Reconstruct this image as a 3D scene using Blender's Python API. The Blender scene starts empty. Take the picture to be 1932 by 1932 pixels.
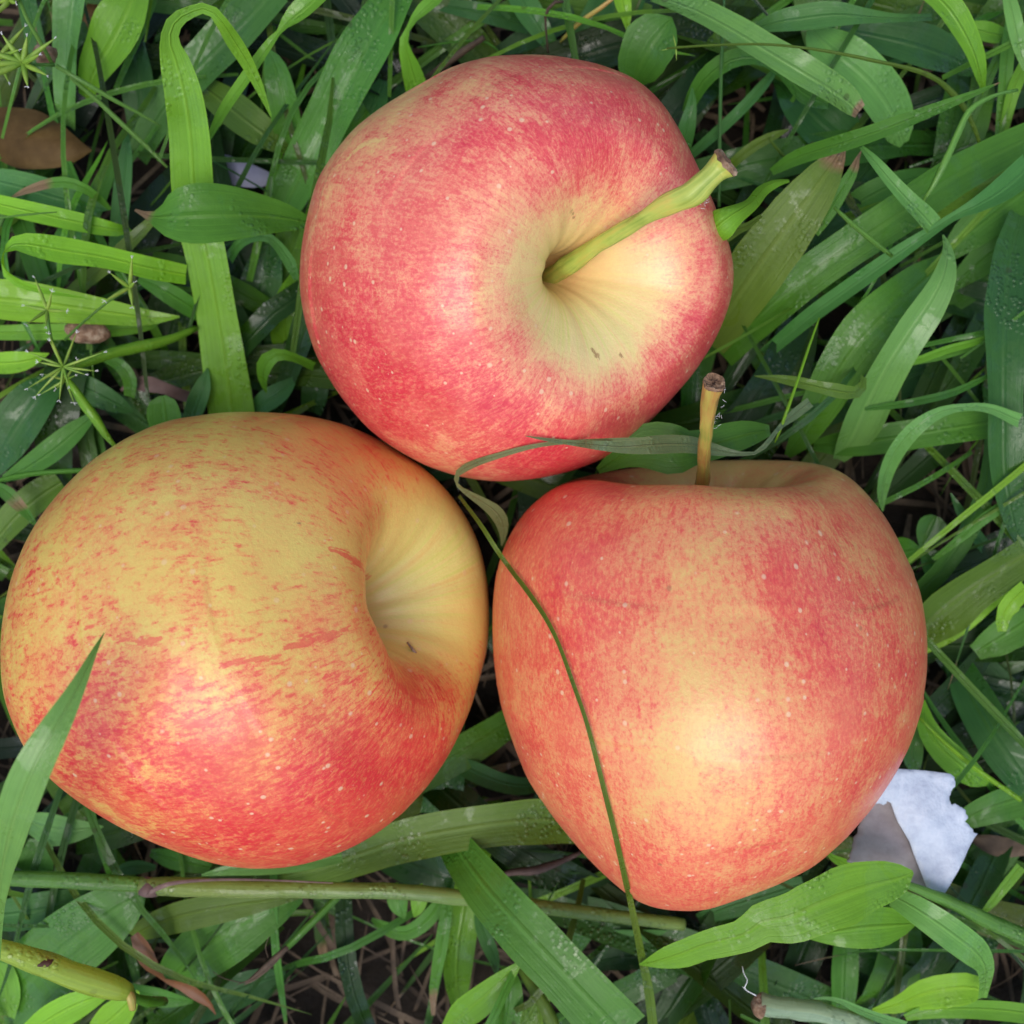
import bpy, math, random
import numpy as np
from mathutils import Vector, noise
from mathutils.bvhtree import BVHTree
scene = bpy.context.scene
C = scene.collection
random.seed(7)
CM = 0.01
# ------------------------------------------------------------------ camera, sky, sun, exposure
CAM_H = 24.9                    # cm above the soil
FOV = math.radians(50.0)
TF = math.tan(FOV / 2)
cam_d = bpy.data.cameras.new('camera'); cam = bpy.data.objects.new('camera', cam_d); C.objects.link(cam)
cam.location = (0, 0, CAM_H * CM); cam.rotation_euler = (0, 0, 0)
cam_d.sensor_width = 36; cam_d.angle = FOV; cam_d.clip_start = 0.005; cam_d.clip_end = 50
cam_d.dof.use_dof = True; cam_d.dof.focus_distance = 0.178; cam_d.dof.aperture_fstop = 23
scene.camera = cam
W = bpy.data.worlds.new('World'); scene.world = W; W.use_nodes = True
wn = W.node_tree.nodes; wl = W.node_tree.links
bg = wn['Background']; sky = wn.new('ShaderNodeTexSky'); sky.sky_type = 'NISHITA'; sky.sun_disc = False
SUN_EL = math.radians(66); SUN_AZ = math.radians(200)       # light from above and slightly from the near side
sky.sun_elevation = SUN_EL; sky.sun_rotation = SUN_AZ; sky.air_density = 1.0; sky.dust_density = 2.5; sky.ozone_density = 1.0
wl.new(sky.outputs[0], bg.inputs[0]); bg.inputs[1].default_value = 0.15
sd = bpy.data.lights.new('sun', 'SUN'); sd.energy = 1.4; sd.angle = math.radians(46); sd.color = (1.0, 0.98, 0.95)
sun = bpy.data.objects.new('sun', sd); C.objects.link(sun)
dirv = Vector((math.sin(SUN_AZ) * math.cos(SUN_EL), math.cos(SUN_AZ) * math.cos(SUN_EL), math.sin(SUN_EL)))
sun.rotation_euler = dirv.to_track_quat('Z', 'Y').to_euler(); sun.location = dirv * 3
scene.view_settings.view_transform = 'Standard'; scene.view_settings.look = 'None'
scene.view_settings.gamma = 1; scene.view_settings.exposure = 0.36

# ------------------------------------------------------------------ pixel helpers (photo at 1932 px)
F = 966 / TF
def px(u, v, z):
    d = CAM_H - z
    return Vector(((u - 966) / F * d, -(v - 966) / F * d, z))
def tag(o, label=None, cat=None, group=None, kind=None):
    if label: o['label'] = label
    if cat: o['category'] = cat
    if group: o['group'] = group
    if kind: o['kind'] = kind
    return o
def mesh_obj(name, verts, faces, m, parent=None, smooth=True, scale=CM):
    me = bpy.data.meshes.new(name)
    me.from_pydata([tuple(c * scale for c in v) for v in verts], [], faces); me.update()
    if smooth:
        me.polygons.foreach_set('use_smooth', [True] * len(me.polygons))
    me.materials.append(m)
    o = bpy.data.objects.new(name, me); C.objects.link(o)
    if parent: o.parent = parent
    return o
def empty(name, loc):
    o = bpy.data.objects.new(name, None); C.objects.link(o); o.location = Vector(loc) * CM
    o.empty_display_size = 0.01
    return o
def settle(root, o):            # o holds world coordinates: parent it keeping its place
    o.parent = root; o.location = -root.location
def setf(o, name, vals):
    a = o.data.attributes.new(name, 'FLOAT', 'POINT'); a.data.foreach_set('value', np.asarray(vals, dtype=np.float32).ravel())
def setv(o, name, vals):
    a = o.data.attributes.new(name, 'FLOAT_VECTOR', 'POINT'); a.data.foreach_set('vector', np.asarray(vals, dtype=np.float32).ravel())

# ------------------------------------------------------------------ material helpers
class NT:
    def __init__(s, name):
        s.m = bpy.data.materials.new(name); s.m.use_nodes = True
        s.n = s.m.node_tree.nodes; s.l = s.m.node_tree.links
        s.p = s.n['Principled BSDF']; s.out = s.n['Material Output']
    def lk(s, a, b): s.l.new(a, b)
    def _in(s, sock, v):
        if hasattr(v, 'is_output') or isinstance(v, bpy.types.NodeSocket): s.l.new(v, sock)
        else: sock.default_value = v
    def attr(s, name):
        a = s.n.new('ShaderNodeAttribute'); a.attribute_name = name; return a
    def math(s, op, a, b=0.0, clamp=False):
        n = s.n.new('ShaderNodeMath'); n.operation = op; n.use_clamp = clamp
        s._in(n.inputs[0], a); s._in(n.inputs[1], b); return n.outputs[0]
    def vmul(s, a, v):
        n = s.n.new('ShaderNodeVectorMath'); n.operation = 'MULTIPLY'; s._in(n.inputs[0], a); n.inputs[1].default_value = v; return n.outputs[0]
    def noise(s, vec, scale, detail=3, rough=0.55, dist=0.0):
        n = s.n.new('ShaderNodeTexNoise'); s._in(n.inputs['Vector'], vec); n.inputs['Scale'].default_value = scale
        n.inputs['Detail'].default_value = detail; n.inputs['Roughness'].default_value = rough; n.inputs['Distortion'].default_value = dist
        return n.outputs[0]
    def ramp(s, f, stops, interp='LINEAR'):
        n = s.n.new('ShaderNodeValToRGB'); s._in(n.inputs[0], f); e = n.color_ramp.elements; n.color_ramp.interpolation = interp
        while len(e) < len(stops): e.new(0.5)
        for i, (p, c) in enumerate(stops):
            e[i].position = p; e[i].color = (c[0], c[1], c[2], 1) if isinstance(c, (tuple, list)) else (c, c, c, 1)
        return n.outputs[0]
    def mix(s, f, a, b, mode='MIX'):
        n = s.n.new('ShaderNodeMix'); n.data_type = 'RGBA'; n.blend_type = mode
        s._in(n.inputs[0], f)
        for sock, v in ((n.inputs[6], a), (n.inputs[7], b)):
            if isinstance(v, tuple): v = (v[0], v[1], v[2], 1)
            s._in(sock, v)
        return n.outputs[2]
    def bump(s, h, strength, dist):
        n = s.n.new('ShaderNodeBump'); s._in(n.inputs['Height'], h); n.inputs['Strength'].default_value = strength
        n.inputs['Distance'].default_value = dist; return n
    def coord(s, k='Object'): return s.n.new('ShaderNodeTexCoord').outputs[k]

def apple_material(name, contrast, fleck, fleck_len, seed, yel, org, red, dark, cream, stripe=.38, run=10):
    t = NT(name)
    mer = t.attr('meridian').outputs['Vector']; pos = t.attr('rest').outputs['Vector']
    fr = t.math('MULTIPLY', t.attr('redness').outputs['Fac'], .93); fp = t.attr('paleness').outputs['Fac']
    off = t.n.new('ShaderNodeVectorMath'); off.operation = 'ADD'; t.lk(mer, off.inputs[0]); off.inputs[1].default_value = (seed, seed * .7, seed * 1.3)
    m = off.outputs[0]
    streak = t.noise(t.vmul(m, (8, 8, 0.9)), 1.0, 3, .6, .3)
    fine = t.noise(t.vmul(m, (38, 38, run)), 1.0, 3, .65, .2)
    flk = t.noise(t.vmul(m, (36, 36, fleck_len)), 1.0, 3, .6, .3)
    grain = t.noise(pos, 62, 3, .8)
    patch = t.noise(pos, 5.5, 4, .6, .4)
    def c(x, k): return t.math('MULTIPLY', t.math('SUBTRACT', x, 0.5), k)
    r = t.math('ADD', fr, c(streak, stripe * contrast)); r = t.math('ADD', r, c(fine, .55 * contrast))
    r = t.math('ADD', r, c(grain, .85)); r = t.math('ADD', r, c(patch, 1.25 * contrast))
    # sharp red flecks and dashes over the yellow parts
    fk = t.ramp(t.math('ADD', flk, t.math('MULTIPLY', fr, .12)), [(.54, 0.0), (.74, 1.0)])
    fk = t.math('MULTIPLY', fk, fleck); fk = t.math('MULTIPLY', fk, t.math('SUBTRACT', 1.0, fp, True))
    r = t.math('ADD', r, fk)
    r = t.math('SUBTRACT', r, t.math('MULTIPLY', fp, .55))
    col = t.ramp(r, [(0.0, yel), (.28, tuple(yel[i] * .75 + org[i] * .25 for i in range(3))), (.52, org), (.74, red), (1.0, dark)])
    col = t.mix(t.math('MULTIPLY', fp, t.ramp(r, [(.30, 1.0), (.75, .3)])), col, cream)
    mott = t.noise(t.vmul(m, (70, 70, 40)), 1.0, 3, .7)
    col = t.mix(t.math('MULTIPLY', t.ramp(mott, [(.50, 0.0), (.66, 1.0)]), .34), col, tuple(org[i] * .6 + yel[i] * .4 for i in range(3)))
    col = t.mix(t.math('MULTIPLY', t.ramp(mott, [(.34, 1.0), (.46, 0.0)]), t.ramp(r, [(.25, .10), (.6, .5)])), col, dark)
    cloud = t.noise(pos, 3.2, 3, .5)
    col = t.mix(t.math('MULTIPLY', t.ramp(cloud, [(.45, 0.0), (.7, 1.0)]), t.math('MULTIPLY', .28, t.math('SUBTRACT', 1.0, fp, True))), col, org)
    ray = t.noise(t.vmul(m, (16, 16, 1.5)), 1.0, 3, .65)
    col = t.mix(t.math('MULTIPLY', t.ramp(fp, [(.15, 0.0), (.6, .6)]), t.ramp(ray, [(.46, 0.0), (.62, 1.0)])), col, tuple(a * b for a, b in zip(cream, (.80, .86, .45))))
    col = t.mix(t.math('MULTIPLY', t.ramp(fp, [(.15, 0.0), (.6, .45)]), t.ramp(ray, [(.34, 1.0), (.45, 0.0)])), col, tuple(yel[i] * .7 + org[i] * .3 for i in range(3)))
    st = t.attr('mark'); sv = t.n.new('ShaderNodeSeparateXYZ'); t.lk(st.outputs['Vector'], sv.inputs[0])
    ragged = t.math('MULTIPLY', t.math('SUBTRACT', t.math('MULTIPLY', t.math('ADD', fine, mott), .5), .5), 4.5)
    def markf(k): return t.ramp(t.math('ADD', sv.outputs[k], t.math('MULTIPLY', ragged, t.ramp(sv.outputs[k], [(.05, 0.0), (.3, 1.0)]))), [(.35, 0.0), (.65, 1.0)])
    col = t.mix(t.math('MULTIPLY', markf(0), .72), col, tuple(red[i] * .8 + dark[i] * .2 for i in range(3)))
    col = t.mix(t.math('MULTIPLY', markf(1), .75), col, yel)
    col = t.mix(t.math('MULTIPLY', markf(2), .85), col, (.34, .19, .07))
    # lenticels
    v = t.n.new('ShaderNodeTexVoronoi'); v.inputs['Scale'].default_value = 17.0; v.inputs['Randomness'].default_value = 1; t.lk(pos, v.inputs['Vector'])
    sep = t.n.new('ShaderNodeSeparateColor'); t.lk(v.outputs['Color'], sep.inputs[0])
    thr = t.math('MULTIPLY', t.math('MAXIMUM', t.math('SUBTRACT', sep.outputs[0], .10), 0.0), .25)
    dot = t.ramp(t.math('DIVIDE', v.outputs['Distance'], t.math('MAXIMUM', thr, .004)), [(.6, 1.0), (1.0, 0.0)])
    dot = t.math('MULTIPLY', dot, t.ramp(fr, [(.2, .35), (.6, .8)]))
    col = t.mix(t.math('MULTIPLY', dot, .85), col, (.80, .56, .34))
    # small russet nicks
    v2 = t.n.new('ShaderNodeTexVoronoi'); v2.inputs['Scale'].default_value = 3.4; t.lk(pos, v2.inputs['Vector'])
    nick = t.ramp(v2.outputs['Distance'], [(.022, 1.0), (.04, 0.0)])
    col = t.mix(t.math('MULTIPLY', nick, .5), col, (.25, .12, .05))
    t.lk(col, t.p.inputs['Base Color'])
    t._in(t.p.inputs['Roughness'], t.ramp(t.noise(pos, 14, 3), [(.3, .36), (.7, .50)]))
    t.p.inputs['Specular IOR Level'].default_value = .5
    t.p.inputs['Coat Weight'].default_value = .36; t.p.inputs['Coat Roughness'].default_value = .25; t.p.inputs['Coat IOR'].default_value = 1.5
    h = t.math('ADD', t.math('MULTIPLY', t.noise(pos, 26, 3, .6), .5), t.math('ADD', t.math('MULTIPLY', grain, .5), t.math('MULTIPLY', dot, .15)))
    t.lk(t.bump(h, .30, .0006).outputs[0], t.p.inputs['Normal'])
    return t.m

def leaf_material(name, wet=0.5):
    t = NT(name)
    uv = t.attr('leafuv').outputs['Vector']             # x across -1..1, y along in cm, z unused seed
    dry = t.attr('dry').outputs['Fac']
    info = t.n.new('ShaderNodeObjectInfo'); base = info.outputs['Color']
    vcol = t.attr('tint').outputs['Color']
    base = t.mix(1.0, base, vcol, 'MULTIPLY')
    ob = t.coord('Object')
    sep = t.n.new('ShaderNodeSeparateXYZ'); t.lk(uv, sep.inputs[0])
    ax = t.math('ABSOLUTE', sep.outputs[0])
    veins = t.noise(t.vmul(uv, (9, .18, 1)), 1.0, 3, .7)
    col = t.mix(t.ramp(veins, [(.35, .0), (.65, .9)]), base, t.mix(1.0, base, (1.35, 1.3, 1.3), 'MULTIPLY'))
    blot = t.noise(ob, 70, 3, .6)
    col = t.mix(t.ramp(blot, [(.40, .0), (.7, .55)]), col, t.mix(1.0, base, (.65, .72, .75), 'MULTIPLY'))
    yel = t.noise(ob, 22, 2, .5)
    col = t.mix(t.ramp(yel, [(.5, .0), (.75, .5)]), col, t.mix(1.0, base, (1.5, 1.15, .7), 'MULTIPLY'))
    rib = t.ramp(ax, [(.0, 1.0), (.07, .6), (.13, 0.0)])
    col = t.mix(t.math('MULTIPLY', rib, .35), col, t.mix(1.0, base, (1.8, 1.5, 1.7), 'MULTIPLY'))
    edge = t.ramp(ax, [(.93, 0.0), (1.0, 1.0)])
    col = t.mix(t.math('MULTIPLY', edge, .35), col, t.mix(1.0, base, (1.7, 1.4, 1.2), 'MULTIPLY'))
    spots = t.n.new('ShaderNodeTexVoronoi'); spots.inputs['Scale'].default_value = 190; t.lk(ob, spots.inputs['Vector'])
    sp = t.ramp(spots.outputs['Distance'], [(.10, 1.0), (.16, 0.0)])
    sp = t.math('MULTIPLY', sp, t.ramp(t.noise(ob, 40, 2), [(.52, 0.0), (.60, .8)]))
    col = t.mix(t.math('MULTIPLY', sp, .6), col, (.04, .03, .012))
    dn = t.math('ADD', dry, t.math('MULTIPLY', t.math('SUBTRACT', t.noise(ob, 160, 3, .7), .5), .6))
    df = t.math('MULTIPLY', t.ramp(dn, [(.35, 0.0), (.6, 1.0)]), t.ramp(dry, [(.0, 0.0), (.1, 1.0)]))
    dcol = t.ramp(t.noise(t.vmul(uv, (6, 1.2, 1)), 1.0, 3), [(.3, (.16, .085, .04)), (.6, (.30, .20, .11)), (.8, (.42, .36, .27))])
    col = t.mix(df, col, dcol)
    # wet film and droplets: gloss and relief
    film = t.ramp(t.noise(ob, 95, 5, .68, .8), [(.55 - .07 * wet, 0.0), (.60 - .07 * wet, 1.0)])
    dv = t.n.new('ShaderNodeTexVoronoi'); dv.feature = 'SMOOTH_F1'; dv.inputs['Scale'].default_value = 900; dv.inputs['Smoothness'].default_value = .25; t.lk(ob, dv.inputs['Vector'])
    drops = t.math('MULTIPLY', t.ramp(dv.outputs['Distance'], [(.22, 1.0), (.5, 0.0)]), t.ramp(t.noise(ob, 60, 2), [(.50, 0.0), (.60, 1.0)]))
    rough = t.ramp(t.math('MAXIMUM', film, drops), [(0.0, .48), (1.0, .22)])
    t.lk(col, t.p.inputs['Base Color']); t.lk(rough, t.p.inputs['Roughness'])
    t.p.inputs['Specular IOR Level'].default_value = .40
    t.lk(t.math('MAXIMUM', t.math('MULTIPLY', film, .45), drops), t.p.inputs['Coat Weight']); t.p.inputs['Coat Roughness'].default_value = .12; t.p.inputs['Coat IOR'].default_value = 1.5
    h = t.math('ADD', t.math('MULTIPLY', veins, .5), t.math('MULTIPLY', drops, .8))
    h = t.math('ADD', h, t.math('MULTIPLY', t.noise(ob, 130, 4, .65), 1.3))
    h = t.math('SUBTRACT', h, t.math('MULTIPLY', rib, .7))
    b = t.bump(h, .75, .0004); t.lk(b.outputs[0], t.p.inputs['Normal'])
    tr = t.n.new('ShaderNodeBsdfTranslucent'); t.lk(t.mix(1.0, col, (1.5, 1.45, .6), 'MULTIPLY'), tr.inputs['Color'])
    mx = t.n.new('ShaderNodeMixShader'); mx.inputs[0].default_value = .32
    t.lk(t.p.outputs[0], mx.inputs[1]); t.lk(tr.outputs[0], mx.inputs[2]); t.lk(mx.outputs[0], t.out.inputs[0])
    return t.m

def simple_material(name, stops, scale, rough=.8, bump=.4, bdist=.0005, vec=None, spec=.4):
    t = NT(name); ob = t.coord('Object')
    v = t.vmul(ob, vec) if vec else ob
    n = t.noise(v, scale, 5, .65)
    t.lk(t.ramp(n, stops), t.p.inputs['Base Color']); t.p.inputs['Roughness'].default_value = rough
    t.p.inputs['Specular IOR Level'].default_value = spec
    t.lk(t.bump(t.noise(v, scale * 2.3, 4), bump, bdist).outputs[0], t.p.inputs['Normal'])
    return t.m

M_LEAF = leaf_material('green_leaf', .5)
M_WET = leaf_material('wet_green_leaf', 1.1)
M_SOIL = simple_material('soil', [(.3, (.007, .004, .002)), (.55, (.015, .009, .005)), (.75, (.030, .020, .011))], 60, .9, .9, .003)
M_DRYB = simple_material('dry_blade', [(.3, (.030, .019, .011)), (.55, (.085, .056, .034)), (.8, (.22, .16, .10))], 140, .75, .4)
M_BROWN = simple_material('brown_leaf', [(.3, (.045, .025, .007)), (.5, (.080, .046, .014)), (.75, (.135, .085, .030))], 90, .6, .7, .0006, None, .15)
M_RUST = simple_material('rust_leaf', [(.3, (.05, .018, .006)), (.7, (.17, .062, .016))], 90, .5, .4)
M_CUT = simple_material('cut_wood', [(.3, (.07, .035, .02)), (.5, (.22, .13, .075)), (.75, (.50, .40, .28))], 420, .9, 1.0, .0006)
M_LAV = simple_material('lavender_petal', [(.3, (.26, .24, .36)), (.7, (.42, .39, .54))], 90, .6, .3)
M_PURP = simple_material('withered_leaf', [(.3, (.05, .026, .022)), (.6, (.14, .085, .072)), (.8, (.24, .17, .15))], 120, .7, .5)
M_SEED = simple_material('spikelet', [(.3, (.11, .24, .02)), (.6, (.24, .36, .05)), (.85, (.42, .46, .18))], 220, .5, .3)
M_PAPER = simple_material('white_paper', [(.30, (.38, .43, .53)), (.5, (.46, .52, .61)), (.70, (.54, .59, .67))], 420, .6, .8, .0003)
M_PAPER2 = simple_material('grey_paper', [(.3, (.22, .19, .20)), (.6, (.30, .27, .28)), (.8, (.37, .34, .35))], 260, .7, .4, .0002)  # folded part of the scrap, a darker grey than the sheet
M_FIBRE = simple_material('white_fibre', [(.3, (.6, .6, .6)), (.7, (.85, .85, .85))], 200, .8, .1)
def stem_material(name, stops):
    t = NT(name); ob = t.coord('Object'); uv = t.attr('leafuv').outputs['Vector']
    n = t.noise(ob, 130, 3, .6); s = t.noise(t.vmul(uv, (3.0, .6, 1)), 1.0, 3, .6)
    t.lk(t.ramp(t.math('ADD', t.math('MULTIPLY', n, .5), t.math('MULTIPLY', s, .5)), stops), t.p.inputs['Base Color'])
    t.p.inputs['Roughness'].default_value = .42
    t.lk(t.bump(t.math('ADD', s, t.math('MULTIPLY', n, .5)), .5, .0004).outputs[0], t.p.inputs['Normal'])
    t.p.inputs['Subsurface Weight'].default_value = .1; t.p.inputs['Subsurface Radius'].default_value = (.001, .001, .0003)
    return t.m
M_ASTEM = stem_material('apple_stalk', [(.34, (.20, .29, .04)), (.48, (.38, .45, .08)), (.60, (.48, .42, .08)), (.7, (.32, .20, .05))])
M_ASTEM2 = stem_material('apple_stalk_ochre', [(.32, (.24, .28, .05)), (.48, (.40, .33, .07)), (.60, (.40, .22, .06)), (.7, (.24, .11, .04))])

# ------------------------------------------------------------------ apples
PROF = [(0, .36), (.035, .365), (.09, .45), (.16, .60), (.26, .735), (.38, .81), (.51, .825), (.66, .77), (.82, .60), (.94, .35), (1.0, .06),
        (.985, -.20), (.91, -.45), (.78, -.66), (.61, -.80), (.46, -.865), (.32, -.85), (.20, -.78), (.10, -.72), (.0, -.71)]
def catmull(P, n):
    P = np.array(P, float); P = np.vstack([2 * P[0] - P[1], P, 2 * P[-1] - P[-2]])
    out = []
    segs = len(P) - 3
    for i in range(n):
        t = i / (n - 1) * segs; k = min(int(t), segs - 1); t -= k
        a, b, c, d = P[k], P[k + 1], P[k + 2], P[k + 3]
        out.append(.5 * ((2 * b) + (-a + c) * t + (2 * a - 5 * b + 4 * c - d) * t * t + (-a + 3 * b - 3 * c + d) * t ** 3))
    return np.array(out)
def arc_resample(Q, n):
    s = np.r_[0, np.cumsum(np.linalg.norm(np.diff(Q[:, :2], axis=0), axis=1))]
    t = np.linspace(0, s[-1], n)
    return np.stack([np.interp(t, s, Q[:, k]) for k in range(Q.shape[1])], 1), t
def outline_radius(poly, cx, cy, A):
    P = np.array(poly, float) - (cx, cy); out = []
    for a in A:
        d = np.array((math.cos(a), math.sin(a))); best = 0
        for i in range(len(P)):
            p, q = P[i], P[(i + 1) % len(P)]; e = q - p
            den = d[0] * e[1] - d[1] * e[0]
            if abs(den) < 1e-9: continue
            t = (p[0] * e[1] - p[1] * e[0]) / den; s = (p[0] * d[1] - p[1] * d[0]) / den
            if t > 0 and -1e-6 <= s <= 1 + 1e-6: best = max(best, t)
        out.append(best)
    return np.array(out)
BVH = []; SPH = []
def smooth_ring(a, k):
    w = np.hanning(2 * k + 3)[1:-1]; w /= w.sum()
    return sum(np.roll(a, j - k) * w[j] for j in range(2 * k + 1))
def make_apple(label, centre_px, z, R, axis, outline, ctrl, mat, seed, prof_mod=None, spin=0.0, lobes=.012, marks=()):
    NV, NU = 260, 400
    prof, s = arc_resample(catmull(prof_mod or PROF, 600), NV)
    th = np.linspace(0, 2 * math.pi, NU, endpoint=False) + spin
    ax = Vector(axis).normalized(); q = ax.to_track_quat('Z', 'Y'); Rm = np.array(q.to_matrix())
    rho = prof[:, 0][:, None] * np.ones(NU)[None]; zz = prof[:, 1][:, None] * np.ones(NU)[None]
    rim = np.clip(rho, 0, 1)
    TH = th[None, :] * np.ones(NV)[:, None]
    rho = rho * (1 + lobes * np.cos(5 * TH + seed) * (.4 + .6 * (zz < 0)) + .018 * np.cos(2 * TH + seed * 2) + .012 * np.cos(3 * TH - seed))
    zz = zz + rim * (.028 * np.cos(TH + seed) + .020 * np.cos(2 * TH - seed * 1.7)) * 1.0 + .012 * rim * np.cos(5 * TH + seed) * np.where(np.abs(zz) > .5, 1, .3)
    hol = np.clip((.45 - np.abs(prof[:, 0][:, None])) / .3, 0, 1) * (prof[:, 1][:, None] > 0) * np.clip(prof[:, 0][:, None] / .06, 0, 1)
    zz = zz + hol * (.006 * np.cos(5 * TH + seed * 3) + .004 * np.cos(9 * TH + seed) + .0025 * np.cos(17 * TH - seed))
    loc = np.stack([rho * np.cos(TH), rho * np.sin(TH), zz], -1).reshape(-1, 3) * R
    rest = loc / R
    world = loc @ Rm.T
    c0 = np.array(px(centre_px[0], centre_px[1], z))
    world = world + c0
    # fit the outline: widen or narrow the fruit about its own centre, per direction
    A = np.linspace(-math.pi, math.pi, 180, endpoint=False)
    tgt = smooth_ring(outline_radius(outline, centre_px[0], centre_px[1], A), 2)
    for it in range(7):
        d = CAM_H - world[:, 2]
        u = 966 + world[:, 0] / d * F - centre_px[0]; v = 966 - world[:, 1] / d * F - centre_px[1]
        r = np.hypot(u, v); a = np.arctan2(v, u)
        b = ((a + math.pi) / (2 * math.pi) * 180).astype(int) % 180
        cur = np.zeros(180); np.maximum.at(cur, b, r); cur = smooth_ring(np.maximum(cur, 1), 1)
        ratio = smooth_ring(tgt / cur, 3)
        f = np.interp(a, np.r_[A, math.pi] + math.pi / 180, np.r_[ratio, ratio[0]])
        wgt = np.clip(r / tgt.mean() / .95, 0, 1); wgt = wgt * wgt * (3 - 2 * wgt)
        f = 1 + (f - 1) * wgt
        off = world[:, :2] - c0[:2]; world[:, :2] = c0[:2] + off * f[:, None]
    faces = []
    for i in range(NV - 1):
        for j in range(NU):
            k = (j + 1) % NU
            faces.append((i * NU + j, (i + 1) * NU + j, (i + 1) * NU + k, i * NU + k))
    base = Vector((c0[0], c0[1], world[:, 2].min()))
    root = empty('apple', base); tag(root, label, 'apple', 'apples lying in the grass')
    o = mesh_obj('skin', world.tolist(), faces, mat); settle(root, o)
    bvh = BVHTree.FromPolygons(world.tolist(), faces); BVH.append(bvh); SPH.append((c0, R))
    # pigment fields through points of the skin
    cam0 = Vector((0, 0, CAM_H)); K = []
    for c in ctrl:
        u, v, red = c[:3]; pale = c[3] if len(c) > 3 else 0
        h = bvh.ray_cast(cam0, (px(u, v, 0) - cam0).normalized())
        if h[0] is not None: K.append((*h[0], red, pale))
    K.append((*(c0 - np.array((0, 0, R))), .6, 0)); K = np.array(K)
    D = np.linalg.norm(world[:, None, :] - K[None, :, :3], axis=2)
    w = np.exp(-(D / (.125 * R)) ** 2 / 2) + 1e-3 / (D ** 3 + .02)
    w /= w.sum(1, keepdims=True)
    setf(o, 'redness', w @ K[:, 3]); setf(o, 'paleness', w @ K[:, 4])
    MK = np.zeros((len(world), 3))
    for kind, pl in marks:
        H = []
        for a, b in zip(pl[:-1], pl[1:]):
            n = max(2, int(math.hypot(b[0] - a[0], b[1] - a[1]) / 5))
            for k in range(n + 1):
                t = k / n; u, v, w = (a[i] * (1 - t) + b[i] * t for i in range(3))
                h = bvh.ray_cast(cam0, (px(u, v, 0) - cam0).normalized())
                if h[0] is not None: H.append((*h[0], w * (CAM_H - z) / F))
        H = np.array(H); box = np.all((world > H[:, :3].min(0) - .6) & (world < H[:, :3].max(0) + .6), axis=1); ix = np.where(box)[0]
        d = np.linalg.norm(world[ix][:, None, :] - H[None, :, :3], axis=2) / H[None, :, 3]
        MK[ix, kind] = np.maximum(MK[ix, kind], np.exp(-(d.min(1) ** 2)))
    setv(o, 'mark', MK)
    S = (s[:, None] * np.ones(NU)[None])
    setv(o, 'meridian', np.stack([np.cos(TH), np.sin(TH), S], -1).reshape(-1, 3)); setv(o, 'rest', rest + seed)
    return root, bvh

OUT1 = [(1040,103),(1120,116),(1190,142),(1240,182),(1280,240),(1310,300),(1342,370),(1368,430),(1383,480),(1385,530),(1375,580),(1350,640),(1312,700),(1265,755),(1215,808),(1155,858),(1090,886),(1020,903),(950,910),(880,903),(810,882),(740,845),(690,805),(640,745),(600,680),(576,610),(565,545),(567,480),(578,410),(595,345),(625,295),(665,245),(715,205),(780,165),(840,130),(910,108),(980,102)]
OUT2 = [(500,777),(560,780),(630,793),(690,815),(745,845),(800,880),(845,925),(880,975),(905,1030),(918,1090),(923,1150),(920,1220),(905,1280),(885,1345),(850,1420),(810,1480),(760,1535),(700,1580),(640,1610),(570,1632),(500,1640),(430,1635),(370,1620),(300,1595),(230,1565),(160,1525),(100,1480),(55,1430),(25,1370),(5,1310),(0,1240),(3,1180),(15,1110),(35,1050),(65,990),(110,930),(170,870),(240,825),(310,795),(400,780),(450,777)]
OUT3 = [(1390,866),(1480,864),(1540,870),(1590,890),(1640,935),(1680,990),(1710,1050),(1735,1110),(1748,1180),(1750,1250),(1742,1330),(1720,1400),(1690,1460),(1650,1520),(1600,1580),(1545,1630),(1480,1665),(1420,1690),(1350,1716),(1310,1721),(1250,1717),(1200,1700),(1150,1660),(1100,1610),(1050,1550),(1000,1480),(970,1410),(945,1340),(930,1260),(925,1180),(927,1110),(940,1050),(970,990),(1010,945),(1060,912),(1120,895),(1180,885),(1250,876),(1320,870)]
K1 = [(800,150,.55),(1000,140,.6),(1200,200,.78),(1100,250,.85),(900,250,.68),(760,250,.6),(675,285,.25),(700,272,.3),(650,340,.7),(620,400,.72),(700,400,.7),(800,400,.85),(860,440,.8),(950,350,.75),(1030,300,.75),(1100,330,.68),(1150,280,.85),(1270,300,.85),(1290,380,.7),(1000,430,.45,.1),(1100,400,.4,.25),(1180,350,.6,.1),(1230,400,.5,.1),(1070,450,.15,.35),(960,480,.35,.4),(930,440,.5,.1),(1000,540,.1,.8),(1060,605,.0,1),(1120,630,.0,1),(1165,600,.1,.8),(1170,540,.15,.3),(1230,500,.3,.2),(1250,560,.3,.3),(1210,620,.25,.6),(1330,430,.6),(1360,540,.78),(1310,520,.6),(1300,590,.8),(1270,640,.85),(1200,690,.75),(1130,680,.3,.7),(1110,740,.75),(1040,680,.65,.1),(970,620,.6,.15),(960,560,.45,.3),(900,540,.65),(850,620,.88),(750,600,.85),(600,550,.8),(640,480,.72),(700,500,.65),(740,470,.6),(700,700,.92),(830,760,.88),(980,790,.82),(1150,780,.75),(1250,730,.85),(860,870,.6),(930,850,.8),(1000,880,1.0),(1100,860,.98),(640,660,.85),(800,680,.9),(920,700,.85),(1050,520,.05,.1),(1090,480,.05,.1),(1110,540,.1,.1),(1330,640,.85)]
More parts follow.
